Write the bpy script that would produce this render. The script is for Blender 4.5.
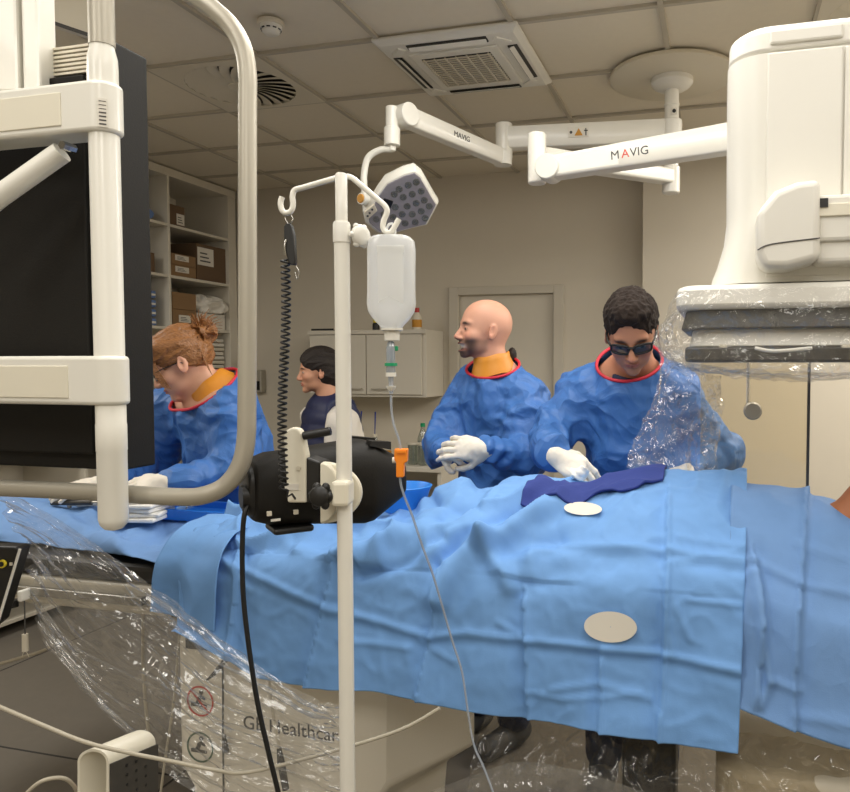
import bpy, math, random
import numpy as np
from mathutils import Vector, Matrix, noise
random.seed(7)
for _o in list(bpy.data.objects):
    bpy.data.objects.remove(_o)
SC = bpy.context.scene
COL = SC.collection
pi = math.pi

# ------------------------------------------------------------------ camera
CAMP = Vector((0, 0, 1.5)); FP = 732.0; PX, PY = 528.0, 396.0
YAW = math.radians(14.7); PIT = math.atan(31 / FP)
R_ = Vector((math.cos(YAW), math.sin(YAW), 0))
F0 = Vector((-math.sin(YAW), math.cos(YAW), 0))
Z_ = Vector((0, 0, 1))
FW = F0 * math.cos(PIT) - Z_ * math.sin(PIT)
UP = F0 * math.sin(PIT) + Z_ * math.cos(PIT)
cam = bpy.data.cameras.new('camera'); co = bpy.data.objects.new('camera', cam); COL.objects.link(co)
co.matrix_world = Matrix(((R_.x, UP.x, -FW.x, CAMP.x), (R_.y, UP.y, -FW.y, CAMP.y), (R_.z, UP.z, -FW.z, CAMP.z), (0, 0, 0, 1)))
cam.sensor_fit = 'HORIZONTAL'; cam.sensor_width = 36.0
cam.lens = FP / 850 * 36.0
cam.shift_x = (425 - PX) / 850.0; cam.clip_start = 0.02
SC.camera = co

# ------------------------------------------------------------------ light and exposure
w = bpy.data.worlds.new('room_air'); SC.world = w; w.use_nodes = True
w.node_tree.nodes['Background'].inputs[0].default_value = (1, .93, .82, 1)
w.node_tree.nodes['Background'].inputs[1].default_value = .05
SC.view_settings.view_transform = 'Standard'
SC.view_settings.look = 'None'
SC.view_settings.gamma = 1.0
SC.view_settings.exposure = -0.07
try: SC.cycles.max_bounces = 10; SC.cycles.transparent_max_bounces = 24; SC.cycles.use_denoising = True; SC.cycles.caustics_reflective = False; SC.cycles.caustics_refractive = False
except Exception: pass
LAMP = (1, .968, .905)
def area(loc, sx, sy, power, rot=(0, 0, 0)):
    l = bpy.data.lights.new('unseen_ceiling_light', 'AREA'); l.shape = 'RECTANGLE'; l.size = sx; l.size_y = sy
    l.energy = power; l.color = LAMP
    o = bpy.data.objects.new('unseen_ceiling_light', l); COL.objects.link(o); o.location = loc; o.rotation_euler = rot
    return o
for lx, ly, pw in ((-1.14, .35, 16), (.66, .35, 16), (-1.74, -1.2, 22), (.06, -1.2, 28), (1.86, .95, 15), (-.24, 1.5, 17), (-.84, 2.1, 15), (.66, 2.4, 19), (1.26, 3.85, 40), (2.16, 4.2, 30), (2.1, 2.4, 17), (-3.5, .75, 22), (-3.5, 1.75, 30)):  # out-of-view lamps, some added to brighten the drape top and back wall
    area((lx, ly, 2.885), .58, 1.15, pw)

# ------------------------------------------------------------------ pixel to place
def ray(px, py): return FW + R_ * ((px - PX) / FP) + UP * ((PY - py) / FP)
def W(px, py, t): return CAMP + ray(px, py) * t
def WY(px, py, Y): d = ray(px, py); return CAMP + d * (Y / d.y)
def WX(px, py, X): d = ray(px, py); return CAMP + d * (X / d.x)
def WZ(px, py, z): d = ray(px, py); return CAMP + d * ((z - 1.5) / d.z)
def PROJ(P):
    q = P - np.array(CAMP); d = q @ np.array(FW)
    return np.stack([PX + FP * (q @ np.array(R_)) / d, PY - FP * (q @ np.array(UP)) / d], -1)

# ------------------------------------------------------------------ materials
def lin(c):
    return tuple(((v / 255) / 12.92 if v / 255 <= .04045 else ((v / 255 + .055) / 1.055) ** 2.4) for v in c) + (1,)
def mat(name, rgb, rough=.5, metal=0, var=0, vscale=8, bump=0, bscale=60, spec=.5, coat=0, stretch=None, trans=0, alpha=1, sub=0, emit=0):
    m = bpy.data.materials.new(name); m.use_nodes = True
    nt = m.node_tree; b = nt.nodes['Principled BSDF']
    b.inputs['Base Color'].default_value = lin(rgb); b.inputs['Roughness'].default_value = rough
    b.inputs['Metallic'].default_value = metal
    b.inputs['Specular IOR Level'].default_value = spec
    b.inputs['Coat Weight'].default_value = coat
    b.inputs['Transmission Weight'].default_value = trans
    b.inputs['Alpha'].default_value = alpha
    if sub: b.inputs['Subsurface Weight'].default_value = sub; b.inputs['Subsurface Radius'].default_value = (.012, .005, .003)
    tc = nt.nodes.new('ShaderNodeTexCoord'); src = tc.outputs['Object']
    if stretch:
        mp = nt.nodes.new('ShaderNodeMapping'); mp.inputs['Scale'].default_value = stretch
        nt.links.new(src, mp.inputs['Vector']); src = mp.outputs['Vector']
    n = nt.nodes.new('ShaderNodeTexNoise'); n.inputs['Scale'].default_value = vscale; n.inputs['Detail'].default_value = 5
    nt.links.new(src, n.inputs['Vector'])
    v = max(var, .015)
    mx = nt.nodes.new('ShaderNodeMix'); mx.data_type = 'RGBA'
    c = lin(rgb)
    mx.inputs['A'].default_value = tuple(x * (1 - v) for x in c[:3]) + (1,)
    mx.inputs['B'].default_value = tuple(min(1, x * (1 + v)) for x in c[:3]) + (1,)
    nt.links.new(n.outputs['Fac'], mx.inputs['Factor']); nt.links.new(mx.outputs['Result'], b.inputs['Base Color'])
    if bump:
        n2 = nt.nodes.new('ShaderNodeTexNoise'); n2.inputs['Scale'].default_value = bscale; n2.inputs['Detail'].default_value = 4
        nt.links.new(src, n2.inputs['Vector'])
        bp = nt.nodes.new('ShaderNodeBump'); bp.inputs['Strength'].default_value = bump; bp.inputs['Distance'].default_value = .004
        nt.links.new(n2.outputs['Fac'], bp.inputs['Height']); nt.links.new(bp.outputs['Normal'], b.inputs['Normal'])
    return m
def clear_mat(name, tint=(255, 255, 255), haze=.05, gloss=.14, rough=.08, bump=.6, bscale=22, bdist=.01, dist=1.2, hazecol=(225, 222, 214)):
    m = bpy.data.materials.new(name); m.use_nodes = True; nt = m.node_tree; nt.nodes.clear()
    out = nt.nodes.new('ShaderNodeOutputMaterial')
    tr = nt.nodes.new('ShaderNodeBsdfTransparent'); tr.inputs[0].default_value = lin(tint)
    df = nt.nodes.new('ShaderNodeBsdfDiffuse'); df.inputs[0].default_value = lin(hazecol)
    tl = nt.nodes.new('ShaderNodeBsdfTranslucent'); tl.inputs[0].default_value = lin(hazecol)
    gl = nt.nodes.new('ShaderNodeBsdfGlossy'); gl.inputs['Roughness'].default_value = rough
    a = nt.nodes.new('ShaderNodeAddShader'); 
    md = nt.nodes.new('ShaderNodeMixShader'); md.inputs[0].default_value = .5
    m1 = nt.nodes.new('ShaderNodeMixShader'); m1.inputs[0].default_value = haze
    m2 = nt.nodes.new('ShaderNodeMixShader')
    lw = nt.nodes.new('ShaderNodeLayerWeight'); lw.inputs['Blend'].default_value = .25
    mr = nt.nodes.new('ShaderNodeMapRange'); mr.inputs['To Min'].default_value = gloss * .5; mr.inputs['To Max'].default_value = min(.95, gloss * 4)
    tc = nt.nodes.new('ShaderNodeTexCoord')
    n = nt.nodes.new('ShaderNodeTexNoise'); n.inputs['Scale'].default_value = bscale; n.inputs['Detail'].default_value = 3; n.inputs['Distortion'].default_value = 1.2
    bp = nt.nodes.new('ShaderNodeBump'); bp.inputs['Strength'].default_value = bump; bp.inputs['Distance'].default_value = bdist
    n.inputs['Distortion'].default_value = dist
    L = nt.links.new
    L(tc.outputs['Object'], n.inputs['Vector']); L(n.outputs['Fac'], bp.inputs['Height'])
    L(bp.outputs['Normal'], gl.inputs['Normal']); L(bp.outputs['Normal'], lw.inputs['Normal'])
    L(lw.outputs['Facing'], mr.inputs['Value']); L(mr.outputs['Result'], m2.inputs[0])
    L(df.outputs[0], md.inputs[1]); L(tl.outputs[0], md.inputs[2])
    L(tr.outputs[0], m1.inputs[1]); L(md.outputs[0], m1.inputs[2])
    L(m1.outputs[0], m2.inputs[1]); L(gl.outputs[0], m2.inputs[2]); L(m2.outputs[0], out.inputs[0])
    nt.nodes.remove(a)
    return m

M = {}
M['wall'] = mat('painted_wall', (204, 195, 178), .8, var=.02, bump=.08, bscale=180)
M['ceiling'] = mat('ceiling_tile', (224, 215, 197), .9, var=.03, vscale=30, bump=.15, bscale=260)
M['tbar'] = mat('ceiling_grid', (182, 174, 158), .6)
M['floor'] = mat('grey_vinyl', (112, 106, 97), .5, var=.08, vscale=25)
M['door'] = mat('door_laminate', (204, 196, 180), .55)
M['doorframe'] = mat('door_frame', (194, 186, 170), .5)
M['shelf'] = mat('shelf_laminate', (212, 205, 190), .5)
M['cab'] = mat('cabinet_laminate', (208, 201, 186), .5)
M['enamel'] = mat('white_enamel', (230, 227, 217), .32, coat=.2)
M['cream'] = mat('cream_plastic', (226, 220, 202), .4)
M['white'] = mat('white_plastic', (226, 223, 214), .35)
M['offwhite'] = mat('offwhite_plastic', (214, 206, 188), .45)
M['alu'] = mat('brushed_aluminium', (176, 170, 156), .38, metal=.35)
M['steel'] = mat('steel', (180, 178, 172), .25, metal=1)
M['black'] = mat('black_plastic', (22, 21, 20), .42)
M['blackfab'] = mat('black_case', (24, 22, 19), .6, bump=.1, bscale=300, spec=.25)
M['darkgrey'] = mat('dark_grey_plastic', (66, 63, 58), .5, var=.2, vscale=50)
M['charcoal'] = mat('charcoal_foam', (48, 47, 46), .7)
M['pedwhite'] = mat('pedestal_enamel', (240, 234, 220), .42)
M['hose'] = mat('grey_hose', (178, 170, 152), .5)
M['card'] = mat('cardboard', (142, 112, 78), .8, var=.06)
M['carddark'] = mat('brown_cardboard', (104, 82, 60), .8, var=.06)
M['paper'] = mat('paper', (222, 217, 206), .7)
M['ink'] = mat('printed_ink', (70, 68, 66), .6)
M['drape'] = mat('light_blue_nonwoven', (114, 160, 217), .72, var=.05, vscale=30, bump=.12, bscale=420, spec=.25)
M['drape2'] = mat('blue_nonwoven', (114, 152, 204), .75, var=.05, vscale=30, bump=.12, bscale=420, spec=.25)
M['navydrape'] = mat('navy_cloth', (56, 70, 138), .8, var=.06, bump=.2, bscale=160, spec=.2)
M['gown'] = mat('blue_gown', (64, 113, 182), .5, var=.05, vscale=14, bump=.22, bscale=45, spec=.4)
M['trim'] = mat('red_piping', (205, 40, 62), .6)
M['orange'] = mat('orange_vinyl', (214, 140, 40), .45, bump=.2, bscale=30)
M['glove'] = mat('latex_glove', (232, 224, 210), .55, sub=.05, bump=.12, bscale=120)
M['gauze'] = mat('gauze', (240, 238, 232), .9, bump=.3, bscale=200)
M['bluebowl'] = mat('blue_plastic', (52, 140, 226), .4)
M['blueplastic'] = mat('blue_liner', (30, 112, 210), .35, bump=.3, bscale=40)
M['skin'] = mat('skin', (206, 152, 120), .55, sub=.06, var=.04, vscale=20)
M['skinlight'] = mat('light_skin', (216, 164, 136), .55, sub=.06, var=.04, vscale=20)
M['skintan'] = mat('tan_skin', (184, 118, 80), .5, sub=.06, var=.05, vscale=20)
M['beard'] = mat('beard', (84, 66, 52), .8, var=.3, vscale=200)
M['stubble'] = mat('stubble', (146, 108, 88), .7, var=.15, vscale=200)
M['lip'] = mat('lips', (176, 100, 84), .5)
M['teeth'] = mat('teeth', (236, 228, 214), .35)
M['mouth'] = mat('mouth', (70, 26, 24), .5)
M['eye'] = mat('eye', (40, 28, 22), .25)
M['brow'] = mat('eyebrow', (66, 46, 34), .8)
M['hairginger'] = mat('ginger_hair', (146, 98, 56), .42, var=.5, vscale=30, stretch=(1.2, 6, 6), bump=.9, bscale=30)
M['hairdark'] = mat('dark_brown_hair', (38, 27, 21), .95, var=.4, vscale=60, bump=.7, bscale=90)
M['hairblack'] = mat('black_brown_hair', (34, 25, 20), .7, var=.4, vscale=30, stretch=(1, 5, 3), bump=.7, bscale=40)
M['navyvest'] = mat('navy_quilted_vest', (26, 34, 72), .55, bump=.4, bscale=40)
M['tee'] = mat('white_cotton', (226, 220, 210), .85, bump=.2, bscale=60)
M['trouser'] = mat('dark_trousers', (44, 52, 80), .85)
M['shoe'] = mat('clog_rubber', (60, 60, 62), .6)
M['rubber'] = mat('black_rubber', (16, 16, 16), .45)
M['mattress'] = mat('black_mattress', (34, 32, 30), .5)
M['tablewhite'] = mat('table_enamel', (206, 198, 180), .4)
M['red'] = mat('red_print', (206, 74, 58), .6)
M['green'] = mat('green_print', (60, 92, 66), .6)
M['clampor'] = mat('orange_clamp', (240, 136, 24), .4)
M['greenp'] = mat('green_plastic', (20, 150, 100), .4)
M['yellow'] = mat('yellow_plastic', (228, 206, 60), .4)
M['redcap'] = mat('red_cap', (180, 44, 36), .4)
M['bluepack'] = mat('blue_packets', (92, 120, 170), .5)
M['warn'] = mat('warning_orange', (196, 138, 44), .6)
M['lens'] = mat('lamp_lens', (150, 146, 152), .22, var=.15, vscale=40)
M['plastic'] = clear_mat('clear_polythene', haze=.13, gloss=.11, rough=.09, bump=1, bscale=4, bdist=.06, dist=.6)
M['plastic2'] = clear_mat('crinkled_polythene', haze=.05, gloss=.07, rough=.07, bump=1, bscale=14, bdist=.09, dist=.6)
M['plastic4'] = clear_mat('streaky_polythene', haze=.12, gloss=.16, rough=.06, bump=1, bscale=11, bdist=.16, dist=.5)
M['plastic3'] = clear_mat('smoky_polythene', tint=(235, 230, 220), haze=.07, gloss=.07, rough=.12, bump=1, bscale=3.5, bdist=.07, dist=.8)
M['acrylic'] = clear_mat('lead_acrylic', tint=(250, 246, 236), haze=.04, gloss=.05, rough=.05, bump=.02)
M['cleartube'] = clear_mat('clear_tube', tint=(235, 238, 240), haze=.45, gloss=.12, rough=.1, bump=0, hazecol=(208, 214, 222))
M['bottlepl'] = clear_mat('translucent_bottle', tint=(236, 238, 240), haze=.62, gloss=.08, rough=.2, bump=.05, hazecol=(252, 252, 250))
M['bottlelabel'] = clear_mat('bottle_label', tint=(236, 238, 240), haze=.85, gloss=.04, rough=.3, bump=0, hazecol=(250, 250, 248))
M['glass'] = clear_mat('clear_glass', tint=(226, 232, 230), haze=.12, gloss=.14, rough=.05, bump=0)

def skin_mat():
    m = mat('skin_with_features', (200, 150, 120), .52, sub=.05, bump=.06, bscale=200); nt = m.node_tree; b = nt.nodes['Principled BSDF']
    a = nt.nodes.new('ShaderNodeAttribute'); a.attribute_name = 'tone'; nt.links.new(a.outputs['Color'], b.inputs['Base Color']); return m
M['face'] = skin_mat()
def crumple(m, sc, st, dist):
    nt = m.node_tree; b = nt.nodes['Principled BSDF']; L = nt.links.new
    old = b.inputs['Normal'].links[0].from_socket if b.inputs['Normal'].links else None
    tc = nt.nodes.new('ShaderNodeTexCoord'); n = nt.nodes.new('ShaderNodeTexNoise'); n.inputs['Scale'].default_value = sc * .6; n.inputs['Detail'].default_value = 2
    ad = nt.nodes.new('ShaderNodeMix'); ad.data_type = 'VECTOR'; ad.inputs['Factor'].default_value = .16
    L(tc.outputs['Object'], n.inputs['Vector']); L(tc.outputs['Object'], ad.inputs[4]); L(n.outputs['Color'], ad.inputs[5])
    v = nt.nodes.new('ShaderNodeTexVoronoi'); v.inputs['Scale'].default_value = sc; v.inputs['Detail'].default_value = 1.5; L(ad.outputs[1], v.inputs['Vector'])
    bp = nt.nodes.new('ShaderNodeBump'); bp.inputs['Strength'].default_value = st; bp.inputs['Distance'].default_value = dist
    L(v.outputs['Distance'], bp.inputs['Height'])
    if old: L(old, bp.inputs['Normal'])
    L(bp.outputs['Normal'], b.inputs['Normal'])
crumple(M['gown'], 9, .6, .045); crumple(M['drape'], 7, .22, .02); crumple(M['drape2'], 7, .3, .02)
# ------------------------------------------------------------------ mesh builder
def frame(x, y):
    z = x.cross(y).normalized(); x = x.normalized(); y = z.cross(x)
    return Matrix(((x.x, y.x, z.x), (x.y, y.y, z.y), (x.z, y.z, z.z)))
def perp(a):
    a = a.normalized(); h = Vector((0, 0, 1)) if abs(a.z) < .9 else Vector((1, 0, 0))
    u = a.cross(h).normalized(); return u, u.cross(a).normalized()
def smoothpath(pts, n=8):
    P = [Vector(p) for p in pts]
    if len(P) < 3: return P
    out = []
    for i in range(len(P) - 1):
        p0 = P[max(i - 1, 0)]; p1 = P[i]; p2 = P[i + 1]; p3 = P[min(i + 2, len(P) - 1)]
        for k in range(n):
            t = k / n
            out.append(.5 * ((2 * p1) + (p2 - p0) * t + (2 * p0 - 5 * p1 + 4 * p2 - p3) * t * t + (3 * p1 - p0 - 3 * p2 + p3) * t ** 3))
    out.append(P[-1]); return out
class MB:
    def __init__(s): s.v = []; s.f = []; s.m = []; s.mi = 0
    def add(s, vs, fs):
        o = len(s.v); s.v += [Vector(p) for p in vs]
        for f in fs: s.f.append([i + o for i in f]); s.m.append(s.mi)
        return s
    def box(s, c, size, rot=None):
        c = Vector(c); h = Vector(size) / 2; R = rot or Matrix.Identity(3)
        vs = [c + R @ Vector((x * h.x, y * h.y, z * h.z)) for x in (-1, 1) for y in (-1, 1) for z in (-1, 1)]
        return s.add(vs, [(0, 1, 3, 2), (4, 6, 7, 5), (0, 4, 5, 1), (2, 3, 7, 6), (0, 2, 6, 4), (1, 5, 7, 3)])
    def bb(s, lo, hi):
        lo = Vector(lo); hi = Vector(hi); return s.box((lo + hi) / 2, hi - lo)
    def tube(s, pts, r, n=12, caps=True, smooth=0, flat=None):
        P = smoothpath(pts, smooth) if smooth else [Vector(p) for p in pts]
        N = len(P); rr = r if isinstance(r, (list, tuple)) else None
        u = None; vs = []
        for i, p in enumerate(P):
            a = (P[min(i + 1, N - 1)] - P[max(i - 1, 0)]).normalized()
            if u is None: u, v = perp(a)
            else:
                u = (u - a * u.dot(a))
                u = u.normalized() if u.length > 1e-6 else perp(a)[0]
                v = u.cross(a)
            if rr:
                q = i / (N - 1) * (len(rr) - 1); k = min(int(q), len(rr) - 2); ri = rr[k] + (rr[k + 1] - rr[k]) * (q - k)
            else: ri = r
            for j in range(n):
                t = 2 * pi * j / n
                vs.append(p + u * math.cos(t) * ri + v * math.sin(t) * ri)
        fs = [(i * n + j, i * n + (j + 1) % n, (i + 1) * n + (j + 1) % n, (i + 1) * n + j) for i in range(N - 1) for j in range(n)]
        if caps: fs += [tuple(range(n - 1, -1, -1)), tuple(range((N - 1) * n, N * n))]
        return s.add(vs, fs)
    def lathe(s, prof, o, ax, n=24, caps=True, sq=1.0, uv=None):
        o = Vector(o); ax = Vector(ax).normalized(); u, v = uv or perp(ax); vs = []
        for d, r in prof:
            for j in range(n):
                t = 2 * pi * j / n; vs.append(o + ax * d + u * math.cos(t) * r + v * math.sin(t) * r * sq)
        N = len(prof)
        fs = [(i * n + j, i * n + (j + 1) % n, (i + 1) * n + (j + 1) % n, (i + 1) * n + j) for i in range(N - 1) for j in range(n)]
        if caps: fs += [tuple(range(n - 1, -1, -1)), tuple(range((N - 1) * n, N * n))]
        return s.add(vs, fs)
    def prism(s, outline, ext):
        P = [Vector(p) for p in outline]; e = Vector(ext); n = len(P)
        return s.add(P + [p + e for p in P], [tuple(range(n - 1, -1, -1)), tuple(range(n, 2 * n))] + [(i, (i + 1) % n, n + (i + 1) % n, n + i) for i in range(n)])
    def loft(s, rings, caps=True):
        n = len(rings[0]); vs = [p for r in rings for p in r]; N = len(rings)
        fs = [(i * n + j, i * n + (j + 1) % n, (i + 1) * n + (j + 1) % n, (i + 1) * n + j) for i in range(N - 1) for j in range(n)]
        if caps: fs += [tuple(range(n - 1, -1, -1)), tuple(range((N - 1) * n, N * n))]
        return s.add(vs, fs)
    def grid(s, G):   # G[i][j] of points
        a, b = len(G), len(G[0])
        return s.add([p for r in G for p in r], [(i * b + j, i * b + j + 1, (i + 1) * b + j + 1, (i + 1) * b + j) for i in range(a - 1) for j in range(b - 1)])
    def ball(s, c, r, n=14, m=9):
        c = Vector(c); r = Vector(r) if not isinstance(r, (int, float)) else Vector((r, r, r)); rings = []
        for i in range(m):
            a = pi * (i + .02) / (m - .96) if False else pi * (.02 + .96 * i / (m - 1))
            rings.append([c + Vector((r.x * math.sin(a) * math.cos(2 * pi * j / n), r.y * math.sin(a) * math.sin(2 * pi * j / n), -r.z * math.cos(a))) for j in range(n)])
        return s.loft(rings)
    def build(s, name, mats, parent=None, smooth=35, bevel=0, seg=2, sub=0, solid=0, fix=True):
        return mk(name, s.v, s.f, mats, parent, smooth, bevel, seg, sub, solid, s.m, fix)
def mk(name, v, f, mats, parent=None, smooth=35, bevel=0, seg=2, sub=0, solid=0, mi=None, fix=False):
    if not isinstance(mats, (list, tuple)): mats = [mats]
    V = np.array([tuple(p) for p in v], float)
    if parent is not None: org = np.array(parent['_o'])
    else:
        lo, hi = V.min(0), V.max(0); org = np.array([(lo[0] + hi[0]) / 2, (lo[1] + hi[1]) / 2, lo[2]])
    me = bpy.data.meshes.new(name); me.from_pydata((V - org).tolist(), [], [list(map(int, q)) for q in f]); me.update()
    if fix:
        import bmesh
        bm = bmesh.new(); bm.from_mesh(me); bmesh.ops.recalc_face_normals(bm, faces=bm.faces); bm.to_mesh(me); bm.free()
    o = bpy.data.objects.new(name, me); COL.objects.link(o)
    for m in mats: me.materials.append(M[m] if isinstance(m, str) else m)
    if mi is not None and len(mats) > 1: me.polygons.foreach_set('material_index', np.array(mi, np.int32))
    if parent is not None: o.parent = parent
    else: o.location = org
    o['_o'] = [float(x) for x in org]
    me.polygons.foreach_set('use_smooth', [smooth > 0] * len(me.polygons))
    if 0 < smooth < 180: me.set_sharp_from_angle(angle=math.radians(smooth))
    if bevel:
        b = o.modifiers.new('bevel', 'BEVEL'); b.width = bevel; b.segments = seg; b.limit_method = 'ANGLE'; b.angle_limit = math.radians(40); b.harden_normals = False
    if sub:
        b = o.modifiers.new('sub', 'SUBSURF'); b.levels = sub; b.render_levels = sub
    if solid:
        b = o.modifiers.new('solid', 'SOLIDIFY'); b.thickness = solid; b.offset = -1
    return o
def thing(name, label, cat, loc, group=None):
    o = bpy.data.objects.new(name, None); COL.objects.link(o); o.location = Vector(loc); o.empty_display_size = .05
    o['_o'] = [float(x) for x in loc]; return tag(o, label, cat, group)
def tag(o, label=None, cat=None, group=None, kind=None):
    if label: o['label'] = label
    if cat: o['category'] = cat
    if group: o['group'] = group
    if kind: o['kind'] = kind
    return o
def struct(o): o['kind'] = 'structure'; return o
def text(name, body, size, o, xd, yd, m, parent, ext=.0006, align='LEFT'):
    cu = bpy.data.curves.new(name, 'FONT'); cu.body = body; cu.size = size; cu.extrude = ext; cu.align_x = align; cu.resolution_u = 3
    t = bpy.data.objects.new(name, cu); COL.objects.link(t)
    bpy.context.view_layer.update()
    me = bpy.data.meshes.new_from_object(t.evaluated_get(bpy.context.evaluated_depsgraph_get()))
    bpy.data.objects.remove(t)
    Rm = frame(Vector(xd), Vector(yd)); o = Vector(o)
    V = [o + Rm @ v.co for v in me.vertices]; F = [list(p.vertices) for p in me.polygons]
    bpy.data.meshes.remove(me)
    return mk(name, V, F, m, parent, 0)

# ------------------------------------------------------------------ distance field bodies
class SDF:
    def __init__(s, lo, hi, h):
        s.h = h; s.o = np.array(lo, float); n = np.ceil((np.array(hi, float) - s.o) / h).astype(int) + 1
        s.ax = [s.o[i] + h * np.arange(n[i]) for i in range(3)]
        s.V = np.full(n, 1.0, np.float32)
    def _reg(s, lo, hi):
        sl = []
        for i in range(3):
            a = int(np.clip(math.floor((lo[i] - s.o[i]) / s.h), 0, s.V.shape[i])); b = int(np.clip(math.ceil((hi[i] - s.o[i]) / s.h) + 1, 0, s.V.shape[i]))
            if b - a < 1: return None, None
            sl.append(slice(a, b))
        g = np.meshgrid(*[s.ax[i][sl[i]] for i in range(3)], indexing='ij')
        return tuple(sl), np.stack(g, -1)
    def _put(s, sl, d, k, sub):
        A = s.V[sl]
        if sub:
            d = -d; h = np.maximum(k - np.abs(A - d), 0) / k; s.V[sl] = np.maximum(A, d) + h * h * k / 4
        else:
            h = np.maximum(k - np.abs(A - d), 0) / k; s.V[sl] = np.minimum(A, d) - h * h * k / 4
    def ell(s, c, r, R=None, k=.02, sub=False):
        c = np.array(c, float); r = np.array(r, float); m = r.max() + k + 3 * s.h
        sl, P = s._reg(c - m, c + m)
        if sl is None: return s
        q = P - c
        if R is not None: q = q @ np.array(R)
        k0 = np.sqrt(((q / r) ** 2).sum(-1)); k1 = np.sqrt(((q / (r * r)) ** 2).sum(-1)) + 1e-9
        s._put(sl, k0 * (k0 - 1) / k1, k, sub); return s
    def cap(s, a, b, ra, rb=None, k=.02, sub=False, sq=None):
        a = np.array(a, float); b = np.array(b, float); rb = ra if rb is None else rb; m = max(ra, rb) * (sq[1] if sq else 1) + k + 3 * s.h
        sl, P = s._reg(np.minimum(a, b) - m, np.maximum(a, b) + m)
        if sl is None: return s
        ba = b - a; q = P - a
        if sq:
            n = np.array(sq[0], float); n /= np.linalg.norm(n); dn = q @ n; q = q - dn[..., None] * n * (1 - 1 / sq[1])
            nb = ba @ n; ba = ba - nb * n * (1 - 1 / sq[1])
        t = np.clip((q @ ba) / (ba @ ba), 0, 1)
        d = np.sqrt(((q - t[..., None] * ba) ** 2).sum(-1)) - (ra + (rb - ra) * t)
        s._put(sl, d, k, sub); return s
    def mesh(s):
        V = s.V; V[0] = V[-1] = 1; V[:, 0] = V[:, -1] = 1; V[:, :, 0] = V[:, :, -1] = 1
        S = V < 0; n = V.shape
        c = np.zeros((n[0] - 1, n[1] - 1, n[2] - 1), np.int8)
        cor = [(i, j, k) for i in (0, 1) for j in (0, 1) for k in (0, 1)]
        for i, j, k in cor: c += S[i:n[0] - 1 + i, j:n[1] - 1 + j, k:n[2] - 1 + k]
        act = (c > 0) & (c < 8); ijk = np.argwhere(act); idx = np.full(act.shape, -1, np.int64); idx[act] = np.arange(len(ijk))
        p = np.zeros((len(ijk), 3)); cnt = np.zeros((len(ijk), 1))
        for a in cor:
            for ax in range(3):
                if a[ax]: continue
                b = list(a); b[ax] = 1
                A = ijk + np.array(a); Bq = ijk + np.array(b)
                va = V[A[:, 0], A[:, 1], A[:, 2]]; vb = V[Bq[:, 0], Bq[:, 1], Bq[:, 2]]
                mk_ = (va < 0) != (vb < 0); t = np.where(mk_, va / np.where(mk_, va - vb, 1), 0)
                p += mk_[:, None] * (np.array(a) + np.outer(t, np.array(b) - np.array(a))); cnt += mk_[:, None]
        verts = s.o + s.h * (ijk + p / cnt)
        faces = []
        for ax in range(3):
            e1, e2 = [(1, 2), (2, 0), (0, 1)][ax]
            sa = [slice(None)] * 3; sb = [slice(None)] * 3; sa[ax] = slice(0, n[ax] - 1); sb[ax] = slice(1, n[ax])
            A = S[tuple(sa)]; Bq = S[tuple(sb)]; E = np.argwhere(A != Bq)
            ok = (E[:, e1] > 0) & (E[:, e2] > 0) & (E[:, e1] < n[e1] - 1) & (E[:, e2] < n[e2] - 1); E = E[ok]
            o1 = np.zeros(3, int); o1[e1] = 1; o2 = np.zeros(3, int); o2[e2] = 1
            g = lambda q: idx[q[:, 0], q[:, 1], q[:, 2]]
            Q = np.stack([g(E), g(E - o1), g(E - o1 - o2), g(E - o2)], -1)
            flip = ~A[E[:, 0], E[:, 1], E[:, 2]]
            Q[flip] = Q[flip][:, ::-1]; faces.append(Q)
        return verts, np.concatenate(faces)
def vnormals(V, F):
    N = np.zeros_like(V); n = np.cross(V[F[:, 2]] - V[F[:, 0]], V[F[:, 3]] - V[F[:, 1]])
    for k in range(4): np.add.at(N, F[:, k], n)
    return N / (np.linalg.norm(N, axis=1, keepdims=True) + 1e-12)
def relax(V, F, it=2, w=.5):
    for _ in range(it):
        A = np.zeros_like(V); C = np.zeros((len(V), 1))
        for k in range(4):
            i, j = F[:, k], F[:, (k + 1) % 4]
            np.add.at(A, i, V[j]); np.add.at(A, j, V[i]); np.add.at(C, i, 1); np.add.at(C, j, 1)
        V = V * (1 - w) + w * A / np.maximum(C, 1)
    return V
def nz(P, sc, seed=0, st=(1, 1, 1)):
    out = np.empty(len(P))
    for i, p in enumerate(P): out[i] = noise.noise(Vector((p[0] * sc * st[0] + seed, p[1] * sc * st[1] + seed * 1.7, p[2] * sc * st[2] - seed)))
    return out
def ridge(P, sc, seed=0, st=(1, 1, 1)):
    n = nz(P, sc, seed, st); return 1 - np.minimum(np.abs(n) * 3.2, 1)
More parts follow.
